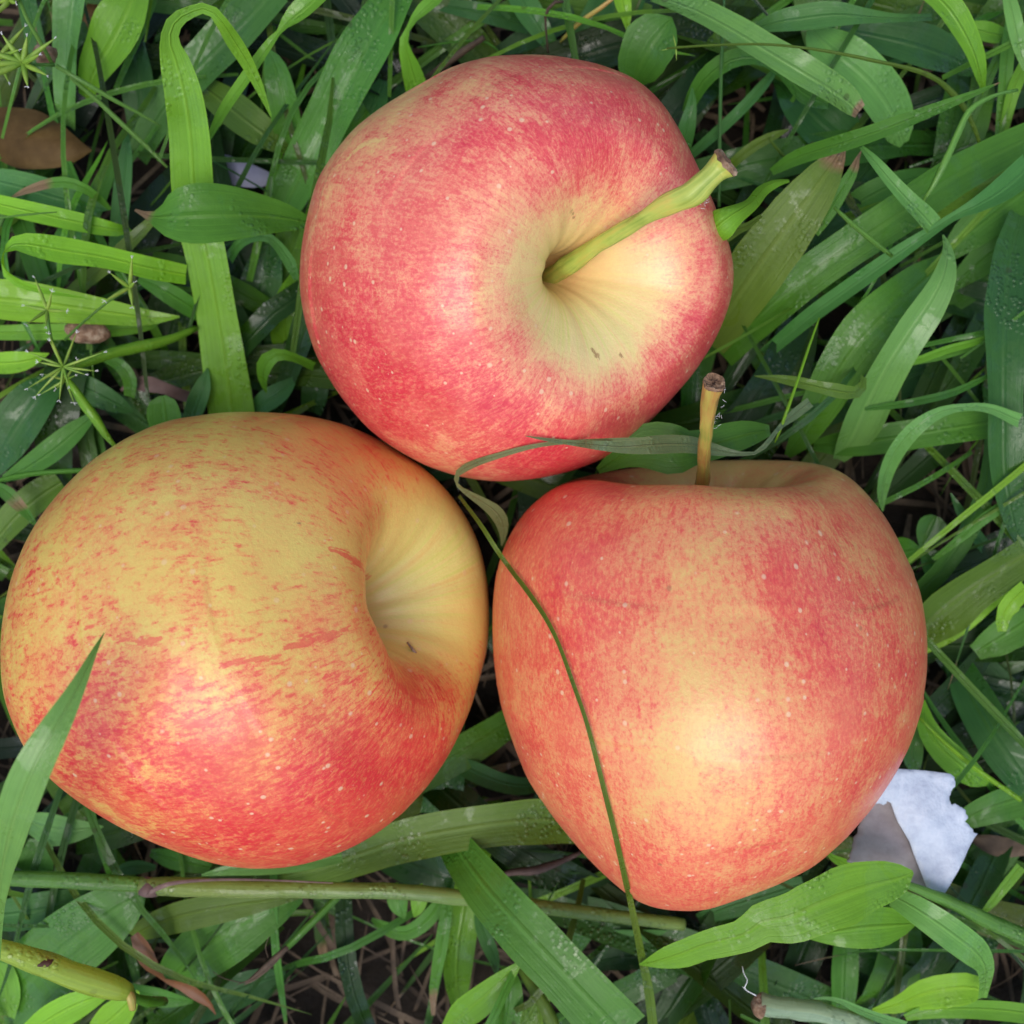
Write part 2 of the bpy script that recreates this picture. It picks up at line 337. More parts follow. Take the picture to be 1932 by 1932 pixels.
K2 = [(500,800,.32),(700,830,.42),(300,850,.35),(800,900,.30),(150,950,.38),(400,900,.34),(550,900,.24),(650,950,.35),(730,900,.3),(350,1000,.36),(500,1050,.15),(430,1100,.2),(250,1050,.25),(100,1060,.38),(180,1130,.25),(50,1200,.42),(120,1190,.45),(350,1150,.28),(500,1180,.2),(600,1130,.25),(650,1020,.25),(680,1060,.3),(760,980,.22,.1),(850,960,.15,.2),(800,1030,.0,.8),(860,1060,.0,.8),(905,1130,.25,.1),(840,1120,.0,.9),(760,1100,.0,.4),(750,1160,.0,.4),(870,1180,.05,.4),(900,1250,.45),(820,1220,.05,.3),(790,1180,0,.4),(300,1200,.45),(250,1200,.5),(600,1200,.5),(420,1270,.5),(550,1270,.5),(480,1230,.3),(120,1280,.42),(300,1290,.55),(200,1300,.45),(640,1290,.55),(700,1200,.45),(740,1260,.45),(800,1300,.65),(850,1320,.65),(870,1300,.35),(200,1370,.62),(160,1410,.78),(270,1370,.5),(400,1380,.72),(500,1370,.7),(600,1370,.75),(750,1380,.92),(830,1370,.8),(100,1420,.6),(500,1480,.85),(350,1500,.72),(400,1460,.85),(650,1500,.92),(720,1500,.95),(250,1500,.65),(300,1430,.7),(450,1580,.82),(600,1590,.9),(40,1300,.4),(160,1500,.62),(780,1480,.95)]
K1 = [(c[0], c[1], min(1, c[2] * .9 + .09)) + tuple(x * .85 for x in c[3:]) for c in K1]
K3 = [(1200,925,.5),(1130,920,.6),(1060,950,.75),(1000,1020,.82),(1400,895,.0,.1),(1450,880,.1),(1480,880,.2),(1560,900,.35),(1620,960,.48),(1400,960,.36),(1320,930,.35),(1250,980,.4),(1150,1000,.62),(1350,1040,.28),(1300,1100,.3),(1230,1060,.4),(1500,1040,.55),(1530,1120,.75),(1490,1150,.72),(1590,1100,.5),(1650,1060,.5),(1600,1200,.5),(1700,1180,.6),(1560,1260,.78),(1600,1320,.7),(1680,1300,.62),(1540,1210,.8),(960,1120,.62),(1000,1200,.5),(1050,1120,.78),(1080,1080,.7),(1150,1130,.55),(1080,1230,.72),(1200,1220,.45),(1350,1200,.2),(1420,1160,.22),(1280,1180,.3),(1300,1280,.08),(1230,1330,.12),(1420,1260,.25),(1400,1320,.25),(1350,1360,.1),(1260,1420,.05),(1360,1450,.02),(1320,1480,.02),(1450,1420,.3),(1500,1350,.42),(1500,1270,.55),(1420,1520,.3),(1150,1310,.55),(1160,1380,.6),(1060,1380,.55),(960,1300,.5),(1000,1400,.55),(1100,1490,.55),(1200,1500,.25),(1250,1590,.5),(1350,1600,.52),(1450,1580,.55),(1500,1500,.62),(1550,1430,.5),(1600,1450,.6),(1550,1560,.6),(1300,1690,.58),(1200,1650,.6),(1700,1400,.6),(1650,1500,.6),(1300,1545,.35)]
K3 = [(c[0], c[1], min(1, c[2] * .80 + .25)) + tuple(c[3:]) for c in K3]
Y1 = (.78, .55, .20); O1 = (.78, .29, .16); R1 = (.71, .085, .085); D1 = (.60, .028, .05)
A1 = apple_material('pink_red_skin', .72, .08, 3.0, 3.1, Y1, O1, R1, D1, (.80, .78, .38), .35, 11)
A2 = apple_material('yellow_flecked_skin', .85, .34, 17.0, 11.7, (.72, .56, .125), (.76, .30, .09), (.73, .095, .055), (.66, .03, .035), (.78, .82, .30), .22, 16)
A3 = apple_material('peach_skin', .62, .10, 9, 23.3, (.70, .50, .15), (.76, .29, .12), (.73, .115, .07), (.64, .045, .05), (.72, .66, .22), .20, 22)
PR3 = [(0, .36), (.03, .37), (.07, .46), (.12, .56), (.19, .65), (.28, .72), (.38, .765), (.48, .775), (.62, .735), (.80, .59), (.94, .35), (1.0, .08), (.97, -.20), (.88, -.47), (.74, -.72), (.58, -.90), (.45, -.98), (.32, -.98), (.20, -.90), (.10, -.82), (0, -.81)]
FUN1 = [(0, .08), (.03, .10), (.06, .26), (.10, .42), (.165, .555), (.26, .67), (.37, .755), (.49, .795), (.62, .775), (.80, .62), (.94, .35), (1.0, .06), (.985, -.20), (.91, -.45), (.78, -.66), (.61, -.80), (.46, -.865), (.32, -.85), (.20, -.78), (.10, -.72), (0, -.71)]
FUN2 = [(0, .20), (.025, .22), (.055, .34), (.095, .465), (.15, .575), (.22, .66), (.30, .72), (.40, .757), (.52, .757), (.66, .70), (.82, .57), (.94, .35), (1.0, .06), (.985, -.20), (.91, -.45), (.78, -.66), (.61, -.80), (.46, -.865), (.32, -.85), (.20, -.78), (.10, -.72), (0, -.71)]
ap1, bv1 = make_apple('pink-red apple at the top with a pale hollow and long green stalk', (975, 505), 4.3, 4.05, (.46, -.24, .855), OUT1, K1, A1, 1.3, FUN1,
    marks=[(1, [(655, 300, 5), (672, 280, 8), (700, 268, 8), (725, 262, 4)]), (2, [(1079, 398, 4), (1083, 410, 3)]), (2, [(1117, 658, 3), (1126, 670, 5), (1130, 676, 3)]), (2, [(1170, 668, 3), (1172, 672, 3)]),
           (0, [(1010, 232, 5), (1022, 255, 7), (1030, 268, 4)]), (1, [(840, 590, 3), (842, 592, 3)])])
ap2, bv2 = make_apple('yellow apple flecked with red at lower left, its stalkless hollow facing right', (462, 1208), 4.5, 4.30, (.90, .23, .33), OUT2, K2, A2, 2.9, FUN2,
    marks=[(0, [(622, 1035, 4), (655, 1048, 8), (680, 1068, 9), (695, 1090, 5)]), (0, [(540, 1220, 6), (590, 1208, 9), (640, 1192, 7), (662, 1182, 3)]),
           (0, [(225, 1205, 5), (262, 1212, 8), (300, 1208, 5)]), (0, [(420, 1255, 4), (480, 1245, 6), (530, 1238, 3)]), (0, [(330, 1360, 6), (360, 1368, 10), (385, 1362, 6)]),
           (0, [(720, 1260, 3), (760, 1300, 6), (800, 1330, 5)]), (0, [(160, 1185, 4), (200, 1172, 4)]), (2, [(560, 985, 3), (563, 987, 3)])])
ap3, bv3 = make_apple('peach and red apple at lower right narrowing downward, with an upright ochre stalk', (1338, 1292), 4.3, 4.10, (-.03, .985, .13), OUT3, K3, A3, 4.4, PR3)
def surf(u, v, lift=.05):
    c = Vector((0, 0, CAM_H)); d = (px(u, v, 0) - c).normalized(); best = None
    for b in BVH:
        h = b.ray_cast(c, d)
        if h[0] is not None and (best is None or h[3] < best[1]): best = (h[0], h[3])
    if best is None: return None
    return best[0].z + lift

# ------------------------------------------------------------------ ribbons and tubes
def spline(P, n):
    P = np.array(P, float)
    if len(P) == 2: P = np.vstack([P[0], (P[0] + P[1]) / 2, P[1]])
    return catmull(P, n)
def tile_xy(tile, x, y):
    return x * .33067 + tile[0] * 638.9, y * .33067 + tile[1] * 638.9
def parse(tile, s):
    out = []
    for q in s.split(';'):
        a = [x.strip() for x in q.split(',')]
        u, v = tile_xy(tile, float(a[0]), float(a[1]))
        if a[2].startswith('s'):
            z = surf(u, v, float(a[2][1:] or .08))
            if z is None: z = out[-1][2] if out else 5
        else: z = float(a[2])
        w = float(a[3]) * .33067 / F * (CAM_H - z)
        out.append((*px(u, v, z), w, float(a[4]) if len(a) > 4 else 0.0, float(a[5]) if len(a) > 5 else 0.0))
    return out                      # x y z width twist dry
def ribbon_geo(pts, rng, fold=.25, arch=.0, nseg=None, nc=8, wave=.04, twist_rand=18, jag=0.0, planar=False):
    Q = spline(pts, 200); L = np.r_[0, np.cumsum(np.linalg.norm(np.diff(Q[:, :3], axis=0), axis=1))]
    n = nseg or max(12, int(L[-1] * 5))
    t = np.linspace(0, L[-1], n); Q = np.stack([np.interp(t, L, Q[:, k]) for k in range(Q.shape[1])], 1)
    P = Q[:, :3]; T = np.gradient(P, axis=0); T /= np.linalg.norm(T, axis=1)[:, None] + 1e-9
    S = np.stack([-T[:, 1], T[:, 0], np.zeros(n)], 1); S /= np.linalg.norm(S, axis=1)[:, None] + 1e-9
    for _ in range(2):
        S[1:-1] = (S[:-2] + 2 * S[1:-1] + S[2:]); S /= np.linalg.norm(S, axis=1)[:, None] + 1e-9
    N = np.cross(T, -S); N *= np.sign(N[:, 2:3] + 1e-9)
    ph, p2 = rng.uniform(0, 6.28), rng.uniform(0, 6.28)
    verts, uvs, dry = [], [], []
    t0 = rng.uniform(-1, 1) * twist_rand
    for i in range(n):
        tw = math.radians(Q[i, 4] + t0 * (.6 + .4 * math.sin(t[i] * .6 + ph)))
        w = max(Q[i, 3], .004); ww = w / max(.35, math.cos(tw)) * (1 + wave * .5 * math.sin(t[i] * 2.3 + p2))
        side = S[i] * math.cos(tw) + N[i] * math.sin(tw); nor = N[i] * math.cos(tw) - S[i] * math.sin(tw)
        for k in range(nc + 1):
            x = -1 + 2 * k / nc
            off = fold * abs(x) ** 1.15 * w * .5 - arch * x * x * w * .5
            off += wave * w * .5 * math.sin(t[i] * 3.1 + ph + x * 1.2) * x * x + wave * .35 * w * math.sin(t[i] * 5.3 + p2) * (x * x * x)
            xx = x
            if jag and abs(x) == 1: xx = x * (1 + jag * rng.uniform(-1, .4))
            p = P[i] + side * (xx * ww / 2) + nor * off
            verts.append(p); uvs.append((x, t[i] * 1.0, 0)); dry.append(Q[i, 5])
    faces = [(i * (nc + 1) + k, i * (nc + 1) + k + 1, (i + 1) * (nc + 1) + k + 1, (i + 1) * (nc + 1) + k) for i in range(n - 1) for k in range(nc)]
    return verts, faces, uvs, dry
def tube_geo(pts, nc=10, rng=None, rough=0.0, step=6, flat=1.0, cap=True):
    Q = spline(pts, 200); L = np.r_[0, np.cumsum(np.linalg.norm(np.diff(Q[:, :3], axis=0), axis=1))]
    n = max(8, int(L[-1] * step)); t = np.linspace(0, L[-1], n)
    Q = np.stack([np.interp(t, L, Q[:, k]) for k in range(Q.shape[1])], 1)
    P = Q[:, :3]; T = np.gradient(P, axis=0); T /= np.linalg.norm(T, axis=1)[:, None] + 1e-9
    verts, uvs, dry = [], [], []
    up = Vector(T[0]).orthogonal().normalized()
    for i in range(n):
        ti = Vector(T[i]); up = (up - ti * up.dot(ti)).normalized(); b = ti.cross(up)
        for k in range(nc):
            a = 2 * math.pi * k / nc; r = max(Q[i, 3], .006) / 2
            if rough: r *= 1 + rough * noise.noise(Vector((math.cos(a) * 1.5, math.sin(a) * 1.5, t[i] * 2.5)))
            p = Vector(P[i]) + up * (math.cos(a) * r) + b * (math.sin(a) * r)
            verts.append(p); uvs.append((math.cos(a) * 1.2, t[i], math.sin(a) * 1.2)); dry.append(Q[i, 5])
    faces = [(i * nc + k, i * nc + (k + 1) % nc, (i + 1) * nc + (k + 1) % nc, (i + 1) * nc + k) for i in range(n - 1) for k in range(nc)]
    if cap: faces += [tuple(range(nc))[::-1], tuple((n - 1) * nc + k for k in range(nc))]
    return verts, faces, uvs, dry
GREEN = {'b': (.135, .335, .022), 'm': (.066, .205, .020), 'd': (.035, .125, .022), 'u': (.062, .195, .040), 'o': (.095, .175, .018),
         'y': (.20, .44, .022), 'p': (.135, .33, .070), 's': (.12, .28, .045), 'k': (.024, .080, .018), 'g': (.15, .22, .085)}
def finish(o, uvs, dry, col, rng):
    setv(o, 'leafuv', np.array(uvs)); setf(o, 'dry', dry)
    a = o.data.attributes.new('tint', 'FLOAT_COLOR', 'POINT'); a.data.foreach_set('color', np.ones(4 * len(uvs), dtype=np.float32))
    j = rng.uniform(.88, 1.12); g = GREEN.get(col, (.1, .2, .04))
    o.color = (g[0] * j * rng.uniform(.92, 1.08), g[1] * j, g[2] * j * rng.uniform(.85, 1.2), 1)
rngB = random.Random(5)
def blade(label, tile, col, s, kind='blade', name='grass_shoot', cat='grass blade', group='grass blades around the apples', m=None, fold=.25, arch=0, wave=.04, tw=16, jag=0.0, nc=8):
    pts = parse(tile, s)
    if kind == 'tube': V, Fc, uv, dr = tube_geo(pts, rough=.25)
    else: V, Fc, uv, dr = ribbon_geo(pts, rngB, fold, arch, wave=wave, twist_rand=tw, jag=jag, nc=nc)
    b = Vector((sum(v[0] for v in V) / len(V), sum(v[1] for v in V) / len(V), min(v[2] for v in V)))
    o = mesh_obj(name, [Vector(v) - b for v in V], Fc, m or M_LEAF); o.location = b * CM
    finish(o, uv, dr, col, rngB); tag(o, label, cat, group)
    return o
def stem(label, tile, col, s, **k):
    k.setdefault('name', 'grass_stalk'); k.setdefault('cat', 'grass stem'); k.setdefault('group', 'thin stems among the grass')
    return blade(label, tile, col, s, kind='tube', **k)

# ---- apple stalks
def stalk(root, pts, m, tipname='cut_end'):
    V, Fc, uv, dr = tube_geo(pts, nc=24, rough=.26, step=14, cap=False)
    o = mesh_obj('stalk', V, Fc, m); setv(o, 'leafuv', np.array(uv)); settle(root, o)
    nc = 24; ring = [Vector(v) for v in V[-nc:]]; c = sum(ring, Vector()) / nc; d = (Vector(pts[-1][:3]) - Vector(pts[-2][:3])).normalized()
    rr = random.Random(3); rows = []
    for k, (f, l) in enumerate([(1.0, -.01), (1.07, .02), (.98, .07), (.8, .05), (.55, .015), (.25, .03), (.02, .0)]):
        rows += [c + (p - c) * (f * rr.uniform(.95, 1.05)) + d * (l + rr.uniform(-.02, .025)) for p in ring]
    Fq = [(i * nc + k, i * nc + (k + 1) % nc, (i + 1) * nc + (k + 1) % nc, (i + 1) * nc + k) for i in range(6) for k in range(nc)]
    e = mesh_obj(tipname, rows, Fq, M_CUT, smooth=False); settle(root, e)
def P5(u, v, z, w): return (*px(u, v, z), w, 0, 0)
stalk(ap1, [P5(1038, 524, 4.9, .33), P5(1075, 498, 5.8, .32), P5(1140, 455, 6.6, .265), P5(1200, 418, 7.2, .25), P5(1250, 390, 7.65, .30), P5(1300, 368, 7.95, .38), P5(1335, 338, 8.1, .34), P5(1352, 320, 8.1, .40), P5(1366, 308, 8.15, .50)], M_ASTEM)
stalk(ap3, [P5(1322, 960, 4.3, .27), P5(1325, 915, 5.0, .25), P5(1329, 850, 6.0, .215), P5(1334, 800, 6.8, .23), P5(1338, 765, 7.2, .26), P5(1343, 742, 7.5, .30), P5(1347, 724, 7.7, .33)], M_ASTEM2)
# fuzz on the stalks
def fibres(root, pts, n, seed, ln=.12, m=M_FIBRE, name='fuzz', th=.006):
    rr = random.Random(seed); V, Fc = [], []
    for _ in range(n):
        a = rr.choice(pts); p = Vector(px(*a)) + Vector((rr.gauss(0, .05), rr.gauss(0, .05), rr.gauss(0, .03)))
        q = [p]; d = Vector((rr.gauss(.6, .8), rr.gauss(0, .8), rr.gauss(.2, .6))).normalized()
        for k in range(3): d = (d + Vector((rr.gauss(0, .3), rr.gauss(0, .3), rr.gauss(0, .3)))).normalized(); q.append(q[-1] + d * ln / 3)
        v, f, _, _ = tube_geo([(*x, th, 0, 0) for x in q], nc=3, step=30, cap=False)
        b = len(V); V += v; Fc += [tuple(i + b for i in g) for g in f]
    o = mesh_obj(name, V, Fc, m); tag(o, kind='stuff'); settle(root, o)
fibres(ap3, [(1355, 760, 7.2), (1352, 780, 6.95), (1350, 800, 6.75), (1353, 745, 7.4), (1362, 735, 7.6)], 34, 4, .07)
fibres(ap1, [(1321, 376, 7.8), (1322, 378, 7.8)], 30, 5, .07)
# calyx-side wisp in the stalkless hollow of the yellow apple
z_ = surf(782, 1228, .02) or 6
V, Fc, uv, dr = tube_geo([P5(768, 1212, z_ - .02, .03), P5(776, 1222, z_ + .02, .05), P5(782, 1230, z_, .06), P5(792, 1240, z_ - .05, .04)], nc=6, step=20)
o_ = mesh_obj('stalk_remnant', V, Fc, M_CUT); settle(ap2, o_)

# ------------------------------------------------------------------ the ground
def ground():
    n = 200; S = 45.0; V = []
    for j in range(n + 1):
        for i in range(n + 1):
            x = (i / n * 2 - 1) * S; y = (j / n * 2 - 1) * S
            x = math.copysign(abs(x / S) ** 1.6 * S, x); y = math.copysign(abs(y / S) ** 1.6 * S, y)
            z = .30 * noise.noise(Vector((x * .5, y * .5, 1))) + .16 * noise.noise(Vector((x * 2.1, y * 2.1, 3))) + .07 * noise.noise(Vector((x * 6, y * 6, 5)))
            V.append((x, y, z - .3))
    Fc = [(j * (n + 1) + i, j * (n + 1) + i + 1, (j + 1) * (n + 1) + i + 1, (j + 1) * (n + 1) + i) for j in range(n) for i in range(n)]
    o = mesh_obj('ground', V, Fc, M_SOIL); tag(o, 'dark brown soil under the grass', kind='structure'); o['kind'] = 'structure'
ground()

# ------------------------------------------------------------------ filling grass and thatch
def inside(p, m=1.0):
    for c, R in SPH:
        d = math.sqrt((p[0] - c[0]) ** 2 + (p[1] - c[1]) ** 2 + (p[2] - c[2]) ** 2)
        if d < R * m: return True
    return False
BARE = [(1060, 1880, 250), (720, 1820, 160), (1790, 960, 110), (1130, 1420, 60), (650, 110, 60), (330, 1730, 50), (800, 1030, 50), (920, 960, 80), (1500, 1840, 120), (540, 1880, 90), (1850, 1700, 90), (1800, 1350, 50)]
rngF = random.Random(21)
def fill(name, count, mat, wr, lr, zr, tint, drych, tag_label, cat, S=17.0, avoid=True, nc=4, droop=1.0, field=False):
    V, Fc, UV, DR, TI = [], [], [], [], []
    made = 0; tries = 0
    while made < count and tries < count * 6:
        tries += 1
        x, y = rngF.uniform(-S, S), rngF.uniform(-S, S)
        z0 = rngF.uniform(*zr)
        u, v = 966 + x / (CAM_H - z0) * F, 966 - y / (CAM_H - z0) * F
        if avoid:
            skip = False
            for (bu, bv, br) in BARE:
                if (u - bu) ** 2 + (v - bv) ** 2 < br * br and rngF.random() < .88: skip = True
            if skip: continue
        a = rngF.uniform(0, 6.283)
        if field and u > 1150 and v < 1250 and rngF.random() < .6: a = math.radians(rngF.gauss(42, 18)) + (math.pi if rngF.random() < .3 else 0)
        if field and u < 600 and v < 900 and rngF.random() < .4: a = math.radians(rngF.gauss(70, 25))
        L = rngF.uniform(*lr); w = rngF.uniform(*wr); bend = rngF.gauss(0, .35); n = 5
        pts = []; p = Vector((x, y, z0)); aa = a; hz = rngF.uniform(.3, 1.4) * droop; ok = True
        for k in range(n + 1):
            t = k / n; z = z0 + hz * math.sin(math.pi * min(1, t * 1.15)) - .25 * t
            pts.append((p.x, p.y, max(.05, z), w * max(.05, math.sin(math.pi * (.16 + .84 * t)) ** .55) , rngF.gauss(0, 14), 1.0 if (t > .85 and rngF.random() < drych) else 0.0))
            if inside((p.x, p.y, z), 1.0): ok = False; break
            aa += bend / n; p = p + Vector((math.cos(aa), math.sin(aa), 0)) * (L / n)
        if not ok: continue
        v_, f_, uv_, d_ = ribbon_geo(pts, rngF, fold=rngF.uniform(.1, .5), nseg=max(8, int(L * 1.8)), nc=nc, twist_rand=30, wave=.06)
        b = len(V); V += v_; Fc += [tuple(i + b for i in q) for q in f_]; UV += uv_; DR += d_
        j = rngF.uniform(.16, .85) if wr[1] > .3 else rngF.uniform(.35, 1.15); tt = rngF.choice(tint); h = rngF.uniform(.85, 1.2)  # broad fill tinted darker, painting shade into the gaps between blades
        TI += [(tt[0] * j * h, tt[1] * j, tt[2] * j, 1)] * len(v_)
        made += 1
    o = mesh_obj(name, V, Fc, mat); setv(o, 'leafuv', np.array(UV)); setf(o, 'dry', DR)
    at = o.data.attributes.new('tint', 'FLOAT_COLOR', 'POINT'); at.data.foreach_set('color', np.array(TI, dtype=np.float32).ravel())
    o.color = (1, 1, 1, 1); tag(o, tag_label, cat, kind='stuff')
    return o
gr = [GREEN[k] for k in 'mdmudmbko']
fill('grass', 330, M_LEAF, (.35, .95), (4, 10), (.2, 1.3), gr, .2, 'dense green grass growing behind and between the traced blades', 'grass', S=16, field=True)
fill('fine_grass', 430, M_LEAF, (.05, .20), (3, 10), (.2, 3.0), [GREEN[k] for k in 'mdbmo'], .25, 'fine thin grass strands growing low between the broad blades', 'grass', S=15, nc=2, field=True)
fill('dry_thatch', 1700, M_DRYB, (.03, .16), (1.2, 5), (.0, .5), [(1, 1, 1)], 0, 'brown dead grass strands lying on the soil', 'dead grass', S=15, avoid=False, nc=2, droop=.35)

# ------------------------------------------------------------------ traced blades, leaves and stems
T00, T10, T20, T01, T11, T21, T02, T12, T22 = (0,0), (1,0), (2,0), (0,1), (1,1), (2,1), (0,2), (1,2), (2,2)
B = blade
# -- top left
B('tall bright blade left of the pink-red apple, folding over at its top', T00, 'b', '1330,2400,1.5,270;1255,1900,2.2,235;1185,1500,2.9,230;1110,1150,3.5,235;1085,800,4.2,232;1050,550,4.8,205;1000,350,5.2,165;965,230,5.5,85,30;1000,120,5.7,60,40;1100,62,5.8,46,40;1190,48,5.8,50,30;1260,120,5.6,66,20;1330,230,5.2,88;1405,350,4.8,76;1480,500,4.4,52;1548,668,4.0,6', fold=.12, m=M_LEAF)
B('dark green leaf lying across the tall bright blade, with a white withered tip', T00, 'm', '1780,1275,3.2,60;1600,1240,3.6,190;1400,1225,4.1,300;1180,1225,4.4,350,-12;1000,1235,4.4,280,-12;890,1240,4.2,100,0,.2;840,1230,4.1,45,0,.9;770,1198,4.0,14,0,1', fold=.18)
B('yellow-green blade at far left curling back in a loop at its end', T00, 'y', '1060,1570,3.0,110;850,1530,3.4,128;600,1470,3.8,130;350,1430,4.2,150;150,1395,4.5,120;45,1410,4.6,70,40;20,1480,4.4,40,60;50,1570,4.1,55,30;140,1630,3.9,46;290,1668,3.7,28;495,1702,3.5,5')
B('broad bright yellow-green blade at far left under the looped blade', T00, 'y', '-120,1700,3.2,200;100,1715,3.2,225;350,1745,3.1,195;600,1780,3.0,150;850,1812,2.9,85;1025,1808,2.8,10')
B('bright straight blade at far left above the looped blade', T00, 'y', '-80,1150,3.2,100;200,1215,3.3,112;450,1270,3.2,112;650,1312,3.0,80;745,1310,2.6,40')
B('wide dark leaf at far left above the bright straight blade', T00, 'u', '-100,1020,2.6,120;100,1065,2.7,170;320,1130,2.7,175;520,1180,2.5,90;620,1195,2.4,10')
B('narrow brown-tipped blade arching over the wide dark leaf at far left', T00, 'm', '60,1130,3.1,8,0,1;160,1085,3.3,40,0,.9;330,1040,3.5,60,0,.3;450,1060,3.5,55;550,1120,3.2,45;630,1195,2.9,20')
B('pale upright leaf at the top left beside the yellow seed heads', T00, 'p', '395,720,2.0,110;385,560,2.4,140;385,330,2.8,150;400,120,3.2,185;420,-80,3.4,190', m=M_WET, fold=.4)
B('broad bright leaf at the top left, widest near the picture edge', T00, 'b', '490,560,2.2,90;530,430,2.6,190;620,270,3.0,285;700,120,3.2,290;760,-20,3.2,220;800,-120,3.0,120')
B('dew-covered leaf crossing behind the fold of the tall bright blade', T00, 'u', '790,900,1.4,130;900,680,1.8,190;1050,480,2.2,230;1230,290,2.5,255;1400,120,2.6,255;1560,-60,2.6,230', m=M_WET)
B('short glossy upright leaf between the tall bright blade and the pink-red apple', T00, 'm', '1660,860,2.0,140;1640,700,2.4,165;1600,500,2.8,160;1565,370,2.9,120;1530,290,2.9,30', m=M_WET)
B('olive leaf slanting down toward the foot of the short glossy leaf', T00, 'o', '1130,470,2.0,90;1280,590,2.4,190;1430,710,2.5,200;1560,800,2.3,150;1680,850,2.0,60')
B('leaf sheath opening into a blade at the top edge, left of the pink-red apple', T00, 'b', '1195,790,3.4,30;1290,620,3.8,66;1420,430,4.2,72;1540,255,4.5,58;1590,190,4.6,30;1640,130,4.7,70;1730,60,4.8,130;1880,-80,4.8,120', fold=.5)
B('long dark leaf leaning from the top edge down to the pink-red apple', T00, 'm', '1590,1250,1.6,170;1700,1020,2.0,225;1850,720,2.4,250;2020,380,2.7,280;2160,150,2.8,250;2290,-80,2.8,190', m=M_WET, fold=.3)
B('slim upright leaf behind the foot of the bright straight blade', T00, 'u', '670,1420,1.8,90;690,1200,2.2,105;710,980,2.4,95;722,850,2.5,60;722,735,2.5,8')
B('pointed leaf just left of the slim upright blue-green leaf', T00, 'm', '520,1270,1.8,90;560,1130,2.1,120;620,980,2.3,90;665,865,2.4,8')
B('dim broad leaf standing just left of the pink-red apple', T00, 'd', '1540,1370,1.4,120;1500,1600,1.3,230;1440,1900,1.1,260;1380,2200,.8,230')
B('thin grey-green blade curling against the left side of the pink-red apple', T00, 'u', '1310,1480,2.4,60;1360,1400,2.7,62;1440,1355,2.9,56;1530,1355,2.9,52;1600,1420,2.7,60;1660,1510,2.5,68;1690,1600,2.3,20')
B('bright wet leaf tucked under the left side of the pink-red apple', T00, 'b', '1700,1560,1.4,60;1650,1680,1.6,120;1620,1820,1.5,150;1630,1960,1.2,140;1670,2060,1.0,60', m=M_WET)
B('dark leaf below the looped yellow-green blade, pointing right', T00, 'm', '790,1590,2.6,40;900,1640,2.6,95;1020,1710,2.4,115;1140,1790,2.1,90;1240,1850,1.8,30')
B('olive blade crossing under the looped blade at left', T00, 'o', '330,1760,2.2,80;480,1620,2.5,95;640,1490,2.7,95;760,1370,2.9,90;860,1270,3.0,60')
B('blue-green leaf running down at far left behind the looped blade', T00, 'u', '480,1200,1.6,120;400,1380,1.8,180;320,1560,1.8,170;230,1720,1.6,130', m=M_WET)
B('dark pointed leaf behind the seed heads at the top left', T00, 'd', '330,640,1.4,20;270,450,1.6,90;210,250,1.8,110;160,20,1.9,110;150,-80,1.9,90')
B('dark leaf behind the broad bright leaf at the top left', T00, 'd', '760,820,1.0,60;800,650,1.3,170;790,450,1.5,190;760,250,1.6,140')
B('low bright blade at far left below the broad yellow-green blade', T00, 'b', '-80,1900,2.3,80;250,1895,2.4,90;550,1890,2.4,80;800,1870,2.2,60;905,1845,2.0,8')
stem('thin stalk rising from the left seed heads to the top corner', T00, 's', '300,365,4.2,22;230,240,4.5,24;160,120,4.7,22;100,-30,4.8,20')
stem('thin double stalk running down right from the left seed heads', T00, 's', '320,375,4.2,26;480,470,4.0,26;650,570,3.7,24;780,640,3.4,18;920,720,3.1,8')
stem('straight pale stalk running down to the tall bright blade', T00, 's', '400,440,3.9,22;550,570,3.6,26;700,710,3.4,28;830,830,3.1,24;955,955,2.9,16')
stem('thin hair-like stalk crossing the lavender petal', T00, 'd', '1215,920,2.4,8;1330,980,2.3,10;1450,1050,2.2,10;1560,1110,2.1,8')
stem('thick juicy stem at far left ending in the star-shaped seed head', T01, 'b', '1120,-60,2.4,30;980,0,2.8,50;800,45,3.2,66;620,90,3.6,62;470,140,4.0,44;400,160,4.2,30', m=M_WET)
stem('thin stalk lying along the yellow-green blade at the left edge', T00, 's', '-20,1245,3.9,12;150,1225,3.9,12;325,1210,3.8,6')
# -- top centre
B('thin bright leaf with a twisted waist above the pink-red apple', T10, 'b', '620,-80,3.4,60;540,10,3.5,90,10;460,80,3.5,80,20;410,150,3.4,44,50;375,240,3.2,56,10;410,380,2.8,105;450,520,2.4,130;470,600,2.2,110')
B('dark broad leaf in the top left corner behind the pink-red apple', T10, 'd', '260,460,1.5,60;200,600,1.6,170;120,760,1.5,190;30,900,1.3,140')
B('dark blade along the top edge above the pink-red apple', T10, 'd', '500,20,2.0,40;700,50,2.2,85;900,90,2.1,110;1080,150,1.8,90')
B('blue-green upright blade above the middle of the pink-red apple', T10, 'u', '1010,-60,2.2,120;1080,60,2.3,150;1170,200,2.2,110;1260,330,1.9,40', m=M_WET)
B('wide dark leaf above the right shoulder of the pink-red apple', T10, 'd', '1340,420,1.4,120;1430,290,1.6,260;1530,140,1.8,300;1620,-40,1.8,280')
B('pale green leaf hanging from the top edge beside the toothed leaf', T10, 'y', '1600,-80,3.0,110;1620,20,3.0,100;1640,100,2.9,60;1650,170,2.8,20;1670,210,2.7,8')
B('dark blade crossing above the pink-red apple toward the curled tendril', T10, 'k', '900,300,1.4,60;1050,240,1.6,140;1200,160,1.7,160;1350,80,1.7,120')
stem('grey dry tendril hooked over at the top edge', T10, 's', '1195,300,2.8,12;1185,190,3.2,12;1178,110,3.4,14;1195,50,3.6,18;1230,12,3.7,20;1280,8,3.6,16', m=M_DRYB, name='dry_tendril', cat='tendril')
